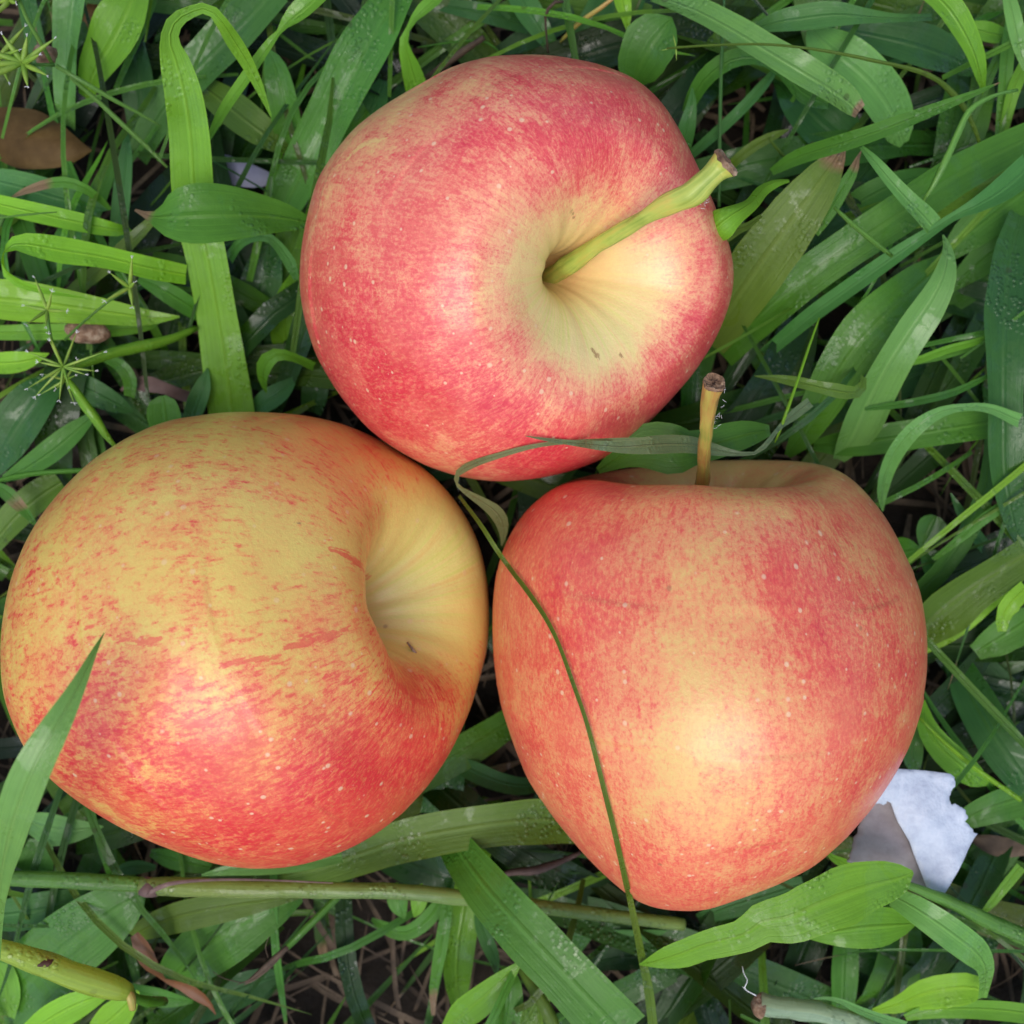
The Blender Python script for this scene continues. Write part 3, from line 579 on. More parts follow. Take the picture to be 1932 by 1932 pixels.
stem('half-dry stalk slanting up to the top edge by the toothed leaf', T10, 'o', '1265,240,2.6,14;1340,160,3.0,26;1420,95,3.3,26;1500,40,3.5,26;1590,-30,3.6,24', m=M_ASTEM2)
stem('pale straw stick pointing at the top left of the pink-red apple', T10, 's', '500,450,1.8,46;620,360,2.2,44;720,285,2.4,40;830,215,2.6,32', m=M_DRYB, name='straw', cat='straw')
stem('thin stalk meeting the straw stick above the pink-red apple', T10, 'm', '450,270,2.0,10;620,245,2.2,12;780,232,2.4,12;860,250,2.4,12;930,310,2.2,10')
# toothed leaf
B('oval toothed leaf at the right shoulder of the pink-red apple', T10, 'm', '1690,500,2.9,30;1700,430,3.2,180;1735,340,3.5,275;1790,240,3.7,305;1850,160,3.8,220;1890,112,3.8,60;1900,100,3.8,8', name='toothed_leaf', cat='leaf', group='small broad leaves', jag=.06, fold=.35, m=M_LEAF, tw=4)
# -- top right
B('long wet blade with a cut brown end at the top right', T20, 'p', '-120,-20,3.6,110;100,60,4.0,150;300,165,4.4,165;500,285,4.6,172;700,405,4.7,185;880,515,4.5,180;970,580,4.3,150;1015,620,4.2,110,0,.3;1035,640,4.2,90,0,1', m=M_WET, fold=.35)
B('blue-green arching leaf at the top right above the wet cut blade', T20, 'u', '440,165,3.4,50;560,130,3.7,110;720,105,3.9,150;900,85,4.0,140;1080,95,3.9,85;1250,105,3.7,50;1450,100,3.4,40', m=M_WET)
B('broad light leaf at the top right behind the wet cut blade', T20, 'p', '770,170,3.0,60;830,240,3.3,190;940,330,3.4,260;1080,450,3.3,270;1190,590,3.0,260;1260,730,2.6,200;1290,820,2.3,60')
B('wide dark leaf at the top right under the arching leaf', T20, 'd', '860,150,2.4,60;1050,190,2.6,180;1280,240,2.7,230;1480,300,2.6,240;1640,370,2.4,150;1700,420,2.2,30', m=M_WET)
B('bright wet blade dropping from the top edge at the right corner', T20, 'b', '1400,-80,4.4,150;1530,30,4.5,170;1620,160,4.4,165;1690,300,4.1,130;1730,440,3.7,85;1745,530,3.3,40', m=M_WET)
B('long straight blade with a white tip crossing at the top right', T20, 'm', '540,980,3.2,40;680,900,3.6,80;900,830,4.2,96;1100,765,4.6,94;1300,690,4.9,80;1500,612,5.2,62;1700,532,5.4,34;1800,488,5.5,14;1842,470,5.5,4,0,1', fold=.5)
B('long broad glossy blade leading from the pink-red apple to the right edge', T20, 'm', '250,2020,1.6,180;450,1820,2.2,220;700,1610,2.8,225;980,1410,3.2,230;1270,1220,3.4,230;1560,1020,3.4,225;1800,890,3.2,200;2050,770,3.0,180', m=M_WET, fold=.3)
B('old dull leaf with a split brown tip beside the stalk of the pink-red apple', T20, 'o', '180,1960,1.8,200;300,1760,2.4,300;440,1550,3.0,330;600,1330,3.5,320;740,1140,3.8,280;840,1000,3.9,200,0,.25;900,910,3.9,120,0,.6;945,835,3.9,40,0,1', fold=.2, jag=.03)
B('narrow side lobe of the old dull leaf ending in a dry thread', T20, 'm', '780,1330,3.4,60;870,1200,3.7,80;940,1080,3.8,80;1000,980,3.9,60,0,.3;1030,900,3.9,22,0,1;1050,860,3.9,6,0,1')
B('long narrow keeled blade on the right running from lower left to the edge', T20, 'u', '500,2020,2.0,70;750,1810,2.7,95;1000,1630,3.3,98;1250,1455,3.8,88;1450,1320,4.1,62;1590,1230,4.3,52;1700,1180,4.4,90;1850,1090,4.3,140;2000,960,4.1,150', fold=.6)
B('short cut blade hanging beside the long straight blade with the white tip', T20, 'p', '1050,840,4.4,24;1130,930,4.6,62;1230,1050,4.6,82;1330,1160,4.5,100;1400,1230,4.4,118;1450,1290,4.3,120', fold=.4)
B('curled bright leaf touching the right side of the pink-red apple', T20, 'b', '640,1030,4.4,20;570,1035,4.7,50,20;490,1075,5.0,70,20;430,1150,5.6,84,10;350,1205,6.0,120;280,1250,6.1,165;225,1300,6.0,180;185,1340,5.7,130', arch=.5, fold=0, tw=4)
B('hooked end of the curled leaf on the right side of the pink-red apple', T20, 'o', '200,1340,5.5,90;270,1340,5.4,90;340,1310,5.2,60;400,1290,5.0,40;480,1230,4.6,20', tw=4)
B('dark arching blade between the toothed leaf and the wet cut blade', T20, 'm', '40,700,1.8,50;90,560,2.3,80;180,430,2.8,110;320,340,3.1,110;470,335,3.2,100;600,410,3.0,110;720,530,2.7,150;860,600,2.5,60')
B('wide dark leaf in the middle of the top right grass', T20, 'd', '600,430,1.6,140;720,590,1.9,280;860,730,2.0,330;1000,830,1.8,220;1080,880,1.6,60')
B('olive pointed blade above the stalk of the pink-red apple', T20, 'o', '640,738,2.8,5;540,780,2.8,50;430,840,2.6,60;330,920,2.4,56;250,1010,2.0,40')
B('small pale wet blade at the upper right edge of the pink-red apple', T20, 'u', '85,500,2.9,8;80,600,2.8,60;50,740,2.6,100;20,880,2.2,90', m=M_WET)
B('grey-green pipe-like blade above the stalk of the pink-red apple', T20, 'u', '60,900,1.8,50;200,780,2.2,60;350,640,2.5,64;480,500,2.6,60;560,400,2.6,30', fold=.6)
B('pointed wet leaf tip at the right, overlapping the broad blades below the keeled blade', T20, 'p', '1515,1340,4.2,12;1540,1440,4.3,70;1510,1590,4.4,150;1430,1740,4.3,190;1320,1900,4.1,205;1200,2090,3.7,230;1100,2280,3.1,240;1010,2480,2.5,200;920,2620,2.0,70', m=M_WET, fold=.35)
B('broad dark leaf beside the pointed wet leaf at the right', T20, 'm', '1530,1470,3.0,60;1420,1590,3.2,200;1260,1730,3.4,270;1080,1900,3.3,290;930,2100,3.0,250;820,2300,2.6,220;720,2480,2.2,150;630,2600,1.8,40', m=M_WET)
B('tall dark dewy leaf down the right edge of the picture', T21, 'd', '1960,-700,2.8,150;1900,-450,3.2,230;1870,-150,3.5,260;1865,150,3.6,230;1865,450,3.5,215;1870,750,3.3,205;1910,1000,3.0,150;1960,1180,2.7,50', m=M_WET, fold=.2)
B('light blade in the extreme top right corner', T20, 'p', '1880,-60,3.8,60;1915,100,3.8,90;1950,260,3.7,80;1990,400,3.6,40')
B('upright green blade left of the extreme top right corner', T20, 'm', '1900,60,2.8,40;1880,300,2.8,80;1860,550,2.6,70;1830,800,2.3,40')
B('second upright blade by the right edge, bent at its foot', T20, 'b', '1990,350,2.6,70;1920,500,2.7,80;1880,650,2.5,70;1850,800,2.2,50')
B('bright leaf lobe behind the wet blade in the top right corner', T20, 'b', '1640,150,2.6,60;1740,180,2.7,110;1830,200,2.6,100;1900,200,2.5,40')
B('dark leaf under the keeled blade near the right edge', T20, 'm', '1520,1480,2.2,60;1650,1350,2.4,180;1800,1230,2.5,220;2000,1080,2.5,240')
B('broad leaf at the right edge below the keeled blade', T20, 'm', '1560,1640,1.8,60;1700,1520,2.1,150;1850,1400,2.4,200;2000,1260,2.5,220')
B('leaf behind the broad glossy blade near the brown tip', T20, 'm', '900,1240,1.6,60;1050,1150,2.0,150;1220,1060,2.2,140;1400,1010,2.1,100;1500,990,2.0,30')
stem('hair-thin stalk arching from the toothed leaf across the top right', T20, 'o', '-60,275,5.0,12;200,258,5.2,14;450,252,5.3,14;660,265,5.3,16;900,300,5.2,18;1100,342,5.0,20;1300,385,4.8,24;1450,435,4.6,30;1560,520,4.3,34;1640,620,4.0,30;1700,740,3.6,24;1730,840,3.2,18')
stem('forked pale stalk at the right, bending down over the broad glossy blade', T20, 's', '1940,515,4.6,18;1840,535,4.7,20;1740,575,4.7,28;1660,640,4.7,34;1610,740,4.6,38;1560,850,4.5,40;1510,960,4.4,40;1460,1060,4.3,28;1390,1170,4.1,16')
stem('straight vertical thin stalk right of the toothed leaf', T20, 'u', '268,-30,3.4,16;258,200,3.2,18;248,500,2.9,20;242,800,2.5,20;238,1180,2.1,18')
stem('short thin stalk lying across the broad glossy blade', T20, 's', '895,1180,4.4,18;1000,1280,4.4,28;1110,1370,4.3,30;1225,1462,4.1,22')
stem('brown tipped thread above the stalk of the pink-red apple', T20, 'o', '525,790,3.2,14;580,860,3.0,16;645,925,2.8,12')
# -- between the apples
B('grey-green ribbon blade lying over the edge of the pink-red apple beside the ochre stalk', (1.3, 1.1), 'g', '486,362,s.10,4;620,385,s.14,22;760,402,s.2,34;900,416,7.0,54;1050,425,6.8,74;1200,415,6.4,104;1330,408,5.9,106;1450,415,5.5,96;1560,440,5.4,70;1680,460,5.4,34;1790,462,5.4,18;1860,410,5.4,30;1930,320,5.2,24;2020,240,5.0,60;2110,170,4.8,60', tw=3, fold=.1)
B('thin ribbon blade curling off the pink-red apple into the gap between the apples', (1.3, 1.1), 'g', '1212,376,7.05,8;1080,380,7.0,18;950,386,6.9,22;820,392,s.15,24;700,400,s.15,22;580,412,s.15,24;450,440,s.15,30;330,475,s.12,34;220,510,s.15,40;130,552,5.6,44,20;92,590,5.5,26,50;100,640,5.3,26,50;160,690,5.0,36;240,740,4.7,56;310,790,4.4,78;350,850,4.1,76;360,920,3.8,44;350,990,3.5,8', tw=3, fold=.1)
B('broad dull leaf wedged behind the ochre stalk between the two right-hand apples', (1.3, 1.1), 'm', '900,560,4.4,40;1050,470,4.8,150;1180,420,5.0,260;1340,440,5.15,290;1450,430,5.05,200;1600,390,4.9,190;1750,350,4.7,150;1880,330,4.4,60', tw=2, fold=.1)
blade('hair-thin olive blade lying down the front of the peach apple', (0, 0), 'o', '2620,2830,4.6,18;2740,2990,5.7,24;2830,3130,5.9,26;2890,3215,s.25,26;2945,3290,s.16,26;3000,3360,s.13,28;3110,3520,s.13,26;3190,3680,s.13,22;3270,3900,s.13,24;3340,4100,s.13,24;3400,4320,s.13,28;3450,4520,s.13,28;3500,4720,s.13,30;3550,4940,s.16,32;3572,5040,s.25,33;3590,5110,5.5,34;3630,5300,5.0,40;3670,5500,4.3,46;3700,5640,4.1,52;3730,5900,3.8,54', tw=3, fold=.4)
B('olive blade with a shiny hooked end right of the ochre stalk', T21, 'o', '440,214,4.2,5;550,225,4.4,36;680,248,4.6,62;800,275,4.7,66;920,300,4.7,84;1010,310,4.6,72;1055,270,4.5,60,20;1060,215,4.4,44,30', m=M_WET)
stem('thread-like stalk crossing the olive hooked blade', T21, 'y', '810,-120,5.0,10;740,80,5.1,16;690,230,5.2,16;630,400,5.2,18;590,510,5.1,18;556,594,5.0,6')
B('thin glossy blade right of the hooked blade', T21, 'm', '1070,402,3.0,20;1250,380,3.3,42;1420,348,3.5,46;1580,305,3.5,42;1750,225,3.4,26;1800,190,3.4,8', m=M_WET)
B('pair of thin blades above the thin glossy blade, upper one', T21, 'b', '1230,170,2.8,24;1400,115,3.0,44;1550,60,3.1,46;1700,20,3.1,40;1850,-40,3.1,20')
B('slim blade reaching right under the upper thin blade', T21, 'm', '1080,200,2.4,20;1280,140,2.7,40;1480,105,2.8,44;1690,50,2.8,30')
B('arched blade with dew drooping right of the peach apple shoulder', T21, 'p', '1172,985,2.6,8;1168,880,2.9,62;1200,740,3.3,88;1270,610,3.7,96;1370,500,4.0,88;1500,420,4.1,62;1640,392,4.1,44;1780,400,4.0,56;1950,470,3.8,80', m=M_WET)
B('broad blade crossing behind the arched blade right of the peach apple', T21, 'm', '780,610,1.8,60;950,600,2.2,140;1200,570,2.6,170;1450,530,2.8,175;1700,490,2.8,180;1950,450,2.7,180')
B('slim stem-like blades behind the ochre stalk, lowest', T21, 'm', '150,440,2.0,20;350,400,2.3,30;550,350,2.5,34;760,300,2.6,24')
B('dark slim blade over the broad leaf behind the ochre stalk', T21, 'd', '350,520,2.2,20;550,450,2.5,40;760,400,2.6,44;960,340,2.5,24')
B('wide two-toned leaf running from the peach apple to the right edge', T21, 'o', '1380,1680,2.2,180;1500,1560,2.5,270;1650,1440,2.8,260;1800,1345,3.0,225;1980,1230,3.1,210', fold=.5)
B('bright lower edge of a leaf folded under the two-toned leaf', T21, 'y', '1400,1790,2.0,30;1520,1690,2.2,110;1660,1590,2.4,120;1800,1490,2.5,80;1960,1390,2.5,30')
B('slim green blade above the two-toned leaf at the right', T21, 'm', '1460,1260,2.4,24;1600,1150,2.7,50;1720,1050,2.9,60;1830,970,3.0,60;1950,880,3.0,40')
B('dim short blade crossing the slim green blade at the right', T21, 'u', '1560,880,2.0,6;1610,980,2.0,50;1700,1120,1.8,72;1790,1240,1.6,66;1850,1330,1.4,20')
B('bright toothed leaf at the right edge beside the peach apple', T21, 'y', '1850,1670,3.0,50;1860,1580,3.1,90;1910,1500,3.2,110;1990,1420,3.2,100', name='toothed_leaf', cat='leaf', group='small broad leaves', jag=.10, tw=4)
B('dark toothed leaf under the bright toothed leaf at the right edge', T21, 'm', '1700,1790,2.0,100;1820,1720,2.2,180;1950,1640,2.3,190;2050,1560,2.3,100', name='toothed_leaf', cat='leaf', group='small broad leaves', jag=.06)
B('dark leaf low at the right below the two-toned leaf', T21, 'k', '1480,1740,1.2,120;1620,1830,1.3,230;1780,1980,1.3,250;1950,2150,1.2,230')
# -- bottom right
B('notched long leaf in front of the peach apple at the bottom right', T22, 'b', '-215,1640,4.4,10;-120,1620,4.7,90;0,1585,5.0,165;180,1520,5.3,185;380,1470,5.5,200;480,1400,5.6,230;640,1370,5.6,290;800,1300,5.6,330;950,1240,5.5,350;1100,1190,5.3,300;1220,1160,5.1,220;1310,1130,5.0,120;1345,1110,5.0,20', m=M_WET, fold=.12, tw=6, jag=.04)
B('drooping glossy lobe under the notched long leaf', T22, 'b', '720,1480,4.2,10;800,1470,4.4,90;920,1450,4.5,180;1060,1430,4.5,230;1200,1420,4.4,210;1310,1410,4.2,110;1360,1405,4.1,20', m=M_WET, fold=.05)
B('beaded wet blade bending down to the right of the notched leaf', T22, 'p', '1230,1250,4.4,110;1340,1310,4.7,150;1470,1395,4.9,170;1600,1490,4.9,180;1700,1570,4.7,170;1755,1650,4.4,110;1755,1740,4.1,70;1740,1830,3.8,50', m=M_WET, fold=.15, tw=6)
B('vivid green leaf at the bottom right below the beaded blade', T22, 'y', '1745,1790,3.4,60;1680,1770,3.5,170;1560,1775,3.5,190;1420,1800,3.3,190;1300,1850,3.0,120;1180,1890,2.8,60;1100,1900,2.6,10')
stem('pale ribbed stem leading from the notched leaf to the right edge', T22, 's', '1220,1150,4.9,30;1340,1195,4.9,48;1500,1260,4.8,66;1660,1335,4.7,80;1820,1410,4.5,92;1990,1490,4.4,100', m=M_WET)
B('bright curved leaf right of the peach apple near the white paper', T22, 'b', '1385,130,2.8,50;1420,280,3.0,110;1500,400,3.1,150;1610,500,3.1,160;1700,570,3.0,120;1770,610,2.8,20')
B('pale leaf squeezed between the peach apple and the white paper', T22, 'p', '1350,220,2.4,30;1350,340,2.6,90;1340,450,2.6,110;1360,540,2.5,50')
stem('thin stalk running down to the right edge above the white paper', T22, 'y', '1380,230,3.2,16;1500,350,3.3,22;1650,480,3.4,26;1800,590,3.4,28;1960,700,3.4,28')
B('wide dark leaf coming down from the right edge above the white paper', T22, 'd', '1600,-80,1.6,140;1680,100,2.0,210;1790,300,2.4,230;1900,460,2.6,240;2020,620,2.6,200')
B('glossy leaf poking out right of the white paper', T22, 'm', '1560,850,2.2,60;1680,790,2.4,140;1800,740,2.5,180;1960,690,2.5,190', m=M_WET)
B('bright slim blade at the lower right edge', T22, 'b', '1730,1360,2.6,20;1790,1290,2.8,50;1870,1190,2.9,60;1960,1080,2.9,60')
B('tiny leaf tip peeking out beside the peach apple and the paper', T22, 'y', '845,992,4.2,5;890,1030,4.2,40;950,1060,4.1,56;1010,1090,4.0,40', tw=3)
B('upright dark blade below the notched long leaf', T22, 'm', '960,1500,1.8,140;950,1650,1.9,160;945,1800,1.8,150;930,1990,1.6,120')
B('dark broad leaf lying under the notched long leaf', T22, 'd', '120,1380,1.4,60;300,1310,1.7,120;500,1250,1.8,150;720,1180,1.8,90')
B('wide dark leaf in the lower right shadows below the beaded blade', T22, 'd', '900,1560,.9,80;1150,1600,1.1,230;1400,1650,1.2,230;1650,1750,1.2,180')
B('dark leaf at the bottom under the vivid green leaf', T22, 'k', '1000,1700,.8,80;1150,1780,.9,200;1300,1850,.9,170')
B('low blade along the bottom edge at the right corner', T22, 'b', '1300,1940,3.0,40;1450,1900,3.2,90;1650,1890,3.3,100;1850,1900,3.2,110;2020,1920,3.2,110')
B('thin curved blade above the chewed pale stem at the bottom edge', T22, 'p', '780,1835,4.2,8;860,1830,4.2,20;940,1850,4.2,30;1020,1890,4.1,44;1120,1930,4.0,50;1300,1990,3.8,60')
# chewed pale stem
cs = empty('cut_stem', px(*tile_xy(T22, 460, 1850), 4.0)); tag(cs, 'pale green cut stem with a frayed brown end at the bottom edge', 'cut stem')
pts = parse(T22, '470,1860,4.2,120;600,1885,4.2,112;760,1905,4.2,110;900,1940,4.1,115;1100,2010,4.0,120')
V, Fc, uv, dr = tube_geo(pts, rough=.3, nc=14); o = mesh_obj('stalk', V, Fc, M_WET); finish(o, uv, dr, 'p', rngB); o.color = (.30, .42, .26, 1); settle(cs, o)
pts = parse(T22, '440,1848,4.2,70;462,1860,4.2,118;490,1868,4.2,124'); V, Fc, uv, dr = tube_geo(pts, rough=.6, nc=14, step=40)
o = mesh_obj('frayed_end', V, Fc, M_CUT); settle(cs, o)
pts = parse(T22, '450,1815,4.3,5;400,1790,4.4,5;385,1770,4.45,5;400,1730,4.5,4;380,1690,4.5,4;372,1650,4.5,3'); V, Fc, uv, dr = tube_geo(pts, nc=5, step=20)
o = mesh_obj('hair', V, Fc, M_FIBRE); settle(cs, o)
pts = parse(T22, '450,1818,4.3,5;420,1800,4.35,5;395,1785,4.35,5;372,1765,4.35,3'); V, Fc, uv, dr = tube_geo(pts, nc=5, step=20)
o = mesh_obj('hair', V, Fc, M_FIBRE); settle(cs, o)
# -- bottom centre
B('long olive leaf lying under the yellow and the peach apples at the bottom', T12, 'o', '-800,1150,1.4,40;-500,1150,2.0,120;-200,1110,2.4,190;100,1015,2.7,225;350,935,2.9,235;600,880,3.0,240;900,835,3.0,245;1150,815,2.8,250;1380,830,2.4,220', fold=.3, tw=6)
B('big smooth blade slanting from the gap between the apples down to the bottom edge', T12, 'm', '640,930,2.6,200;720,1040,3.2,235;840,1200,3.8,275;980,1360,4.2,295;1130,1520,4.4,310;1290,1690,4.5,320;1450,1860,4.5,330;1620,2040,4.4,330', fold=.15, tw=8)
B('dark slim blade with a brown tip hanging at the bottom centre', T12, 'm', '625,1270,2.0,56;605,1400,2.1,70;580,1560,2.1,74;555,1700,2.0,60;540,1800,1.9,46,0,.6;540,1930,1.8,20,0,1')
B('blue-green pointed blade left of the big smooth blade at the bottom', T12, 'u', '785,1310,1.8,20;805,1400,1.9,60;845,1500,2.0,84;885,1600,2.0,70;905,1715,1.9,6')
B('bright wet leaf pair at the bottom edge, its folded top under the big smooth blade', T12, 'b', '620,2010,2.6,80;720,1910,2.9,170;830,1820,3.1,170;930,1730,3.2,120;1040,1625,3.2,20', m=M_WET)
B('upright leaf behind the bright wet pair at the bottom edge', T12, 'm', '960,1650,2.4,60;970,1760,2.6,140;960,1870,2.6,170;940,2010,2.5,160')
stem('hairy green stem at the bottom edge left of the big smooth blade', T12, 'o', '1020,1640,2.4,46;1090,1740,2.6,62;1160,1850,2.7,70;1230,1990,2.8,76')
B('short arched leaf below the long stem at the bottom', T12, 'm', '190,1380,1.2,20;270,1430,1.4,70;370,1460,1.5,80;460,1420,1.6,90;540,1340,1.6,90;580,1260,1.6,40')
B('small pointed bud leaf left one below the long stem', T12, 'm', '360,1180,2.0,60;340,1250,2.2,120;350,1320,2.2,90;378,1378,2.1,6', m=M_WET)
B('small pointed bud leaf right one below the long stem', T12, 'b', '450,1190,2.0,60;460,1250,2.2,100;450,1320,2.2,70;430,1370,2.1,6')
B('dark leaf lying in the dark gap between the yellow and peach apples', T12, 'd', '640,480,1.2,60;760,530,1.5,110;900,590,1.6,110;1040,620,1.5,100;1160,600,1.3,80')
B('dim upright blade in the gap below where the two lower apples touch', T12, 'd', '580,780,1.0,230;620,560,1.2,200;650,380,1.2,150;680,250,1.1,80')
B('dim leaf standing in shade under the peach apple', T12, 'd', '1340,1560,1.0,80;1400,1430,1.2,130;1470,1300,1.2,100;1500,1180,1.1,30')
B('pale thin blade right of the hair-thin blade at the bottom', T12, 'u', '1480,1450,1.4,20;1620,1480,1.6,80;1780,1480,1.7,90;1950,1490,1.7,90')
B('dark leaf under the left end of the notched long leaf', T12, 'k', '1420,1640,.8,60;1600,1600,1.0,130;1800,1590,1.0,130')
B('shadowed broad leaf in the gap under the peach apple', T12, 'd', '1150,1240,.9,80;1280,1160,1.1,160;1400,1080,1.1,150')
stem('dark brown twig under the left side of the peach apple', T12, 's', '900,1130,1.8,20;1000,1110,2.0,40;1130,1100,2.1,48;1250,1060,2.1,40;1380,1000,2.0,20', m=M_PURP, name='twig', cat='twig')
# long horizontal stem with a node
ls = empty('creeping_stem', px(*tile_xy(T02, 820, 1180), 3.6)); tag(ls, 'long pale green stem with a joint running level below the yellow apple', 'grass stem')
pts = parse(T02, '-40,1145,3.7,80;200,1152,3.8,92;500,1165,3.9,94;820,1185,3.9,88'); V, Fc, uv, dr = tube_geo(pts, nc=14, rough=.1)
o = mesh_obj('stalk', V, Fc, M_WET); finish(o, uv, dr, 's', rngB); settle(ls, o)
pts = parse(T02, '800,1190,3.95,98;1000,1195,3.95,106;1300,1205,3.9,104;1932,1215,3.8,92;2300,1225,3.7,90;2650,1260,3.5,86;3000,1300,3.1,84;3400,1350,2.7,76;3900,1410,2.3,70'); V, Fc, uv, dr = tube_geo(pts, nc=14, rough=.12)
o = mesh_obj('stalk', V, Fc, M_WET); finish(o, uv, dr, 's', rngB); o.color = (.17, .27, .07, 1); settle(ls, o)
pts = parse(T02, '815,1192,3.95,94;840,1194,3.97,106;862,1194,3.97,104;900,1192,3.95,98'); V, Fc, uv, dr = tube_geo(pts, nc=14, rough=.35, step=30)
o = mesh_obj('node', V, Fc, M_PURP); settle(ls, o)
V, Fc, uv, dr = ribbon_geo(parse(T02, '835,1245,4.2,8,0,.5;880,1215,4.4,26,0,.5;980,1178,4.45,24,0,.6;1200,1158,4.35,16,0,.7;1500,1158,4.3,12,0,.7;1900,1175,4.2,6,0,.6'), rngB, arch=.5, fold=0)
o = mesh_obj('sheath', V, Fc, M_PURP); finish(o, uv, dr, 'o', rngB); settle(ls, o)
# -- bottom left
B('soft out-of-focus blade standing up in front of the yellow apple at the left edge', T02, 'p', '595,-255,9.6,4;540,-150,9.9,36;440,60,10.2,95;320,280,10.4,165;200,500,10.4,215;110,720,10.2,225;50,920,9.8,200;10,1120,9.2,130;-5,1300,8.4,80;-5,1470,7.6,40;-10,1600,6.5,36', fold=.12, tw=5)
B('large dark wet leaf at the bottom left under the long stem', T02, 'm', '-120,2050,2.0,360;100,1800,2.4,400;300,1600,2.8,400;500,1440,3.0,390;650,1330,3.1,320;760,1260,3.1,190;830,1210,3.1,30', m=M_WET, fold=.15, tw=6)
B('smooth olive leaf under the joint of the long stem', T02, 'o', '760,1480,2.4,60;860,1420,2.6,140;1050,1355,2.8,180;1300,1305,2.9,160;1550,1270,2.9,90;1750,1240,2.8,20', tw=6)
B('drop-spotted leaf at the bottom left beside the dry rusty curl', T02, 'm', '960,1740,1.8,160;1060,1640,2.1,270;1220,1510,2.4,330;1400,1390,2.5,320;1580,1300,2.4,220;1720,1250,2.2,60', m=M_WET, fold=.2)
B('blue-green leaf at the left edge below the long stem', T02, 'u', '-80,1360,2.2,130;80,1350,2.3,180;260,1320,2.4,200;420,1270,2.3,130;500,1230,2.2,30')
B('pointed wet leaf under the lower left of the yellow apple', T02, 'p', '590,852,2.3,5;500,865,2.4,90;390,870,2.4,160;280,860,2.3,190;180,830,2.1,120', m=M_WET)
B('broad dim leaf standing at far left above the long stem', T02, 'm', '240,930,1.6,130;210,1050,1.6,200;180,1200,1.5,210;170,1320,1.3,180')
B('bright leaf in the bottom left corner', T02, 'y', '180,2020,3.0,120;300,1940,3.2,170;430,1870,3.3,160;560,1820,3.3,90;640,1800,3.2,10')
B('bright leaf at the bottom edge right of the corner leaf', T02, 'y', '560,2010,2.8,120;660,1930,3.0,180;740,1850,3.1,120;790,1790,3.1,20')
B('dark leaf on the bottom edge below the rusty curl', T02, 'd', '960,1960,1.2,100;1120,1880,1.5,190;1320,1800,1.6,200;1500,1730,1.6,150;1630,1690,1.5,30')
B('green leaf stub right of the bright sheath at the bottom left', T02, 'm', '700,1760,2.0,60;800,1800,2.2,110;900,1820,2.2,120;1000,1840,2.1,90;1100,1850,2.0,20')
B('rounded leaf under the belly of the yellow apple', T02, 'd', '640,1120,2.0,20;720,1090,2.1,70;800,1080,2.1,80;890,1085,2.0,30')
B('leaf half hidden by the bottom of the yellow apple', T02, 'm', '860,1000,1.8,40;960,1030,2.0,100;1080,1060,2.1,100;1200,1090,2.0,60')
B('bright leaf at the left edge beside the soft blade', T02, 'b', '-60,1620,2.6,100;0,1680,2.6,170;40,1800,2.5,160;30,1930,2.4,120')
B('pale slim leaf right under the long stem near the olive leaf', T02, 'p', '1150,1130,3.0,10;1300,1100,3.0,60;1500,1085,3.0,80;1700,1060,2.9,90;1950,1010,2.8,90')
# bright sheath with a spot
sh = empty('leaf_sheath', px(*tile_xy(T02, 350, 1700), 5.0)); tag(sh, 'swollen yellow-green sheath with a dark brown spot at the bottom left corner', 'leaf sheath')
pts = parse(T02, '-80,1520,6.2,80;0,1548,6.2,104;120,1590,6.1,122;260,1640,5.9,138;400,1695,5.7,146;560,1745,5.4,146;660,1775,5.2,130;725,1795,5.0,100'); V, Fc, uv, dr = tube_geo(pts, nc=16, rough=.08)
o = mesh_obj('sheath', V, Fc, M_LEAF); finish(o, uv, dr, 'y', rngB); o.color = (.27, .42, .06, 1); settle(sh, o)
V, Fc, uv, dr = tube_geo(parse(T02, '690,1770,5.0,90;735,1800,4.9,70;770,1830,4.7,50;850,1850,4.3,60;940,1850,3.8,50'), nc=10, rough=.2); o = mesh_obj('stub', V, Fc, M_LEAF); finish(o, uv, dr, 'm', rngB); settle(sh, o)
V, Fc, uv, dr = tube_geo(parse(T02, '725,1780,5.1,30;745,1830,5.1,52;758,1890,5.0,40'), nc=10, rough=.3, step=20); o = mesh_obj('bud', V, Fc, M_ASTEM2); setv(o, 'leafuv', np.array(uv)); settle(sh, o)
SPOT = parse(T02, '240,1630,6.0,110')[0]
def blob(name, c, rx, ry, rz, m, seed, root):
    rr = Vector((seed, 0, 0)); V = []; n1, n2 = 10, 18
    for i in range(n1 + 1):
        a = math.pi * i / n1
        for j in range(n2):
            b = 2 * math.pi * j / n2; d = Vector((math.sin(a) * math.cos(b), math.sin(a) * math.sin(b), math.cos(a)))
            k = 1 + .3 * noise.noise(d * 1.6 + rr); V.append(Vector(c) + Vector((d.x * rx * k, d.y * ry * k, d.z * rz * k)))
    Fc = [(i * n2 + j, (i + 1) * n2 + j, (i + 1) * n2 + (j + 1) % n2, i * n2 + (j + 1) % n2) for i in range(n1) for j in range(n2)]
    o = mesh_obj(name, V, Fc, m)
    if root: settle(root, o)
    return o
blob('brown_spot', (SPOT[0], SPOT[1], 5.97), .17, .11, .165, simple_material('dark_spot', [(.3, (.035, .014, .008)), (.7, (.09, .04, .02))], 120, .6, .3), 4, sh)
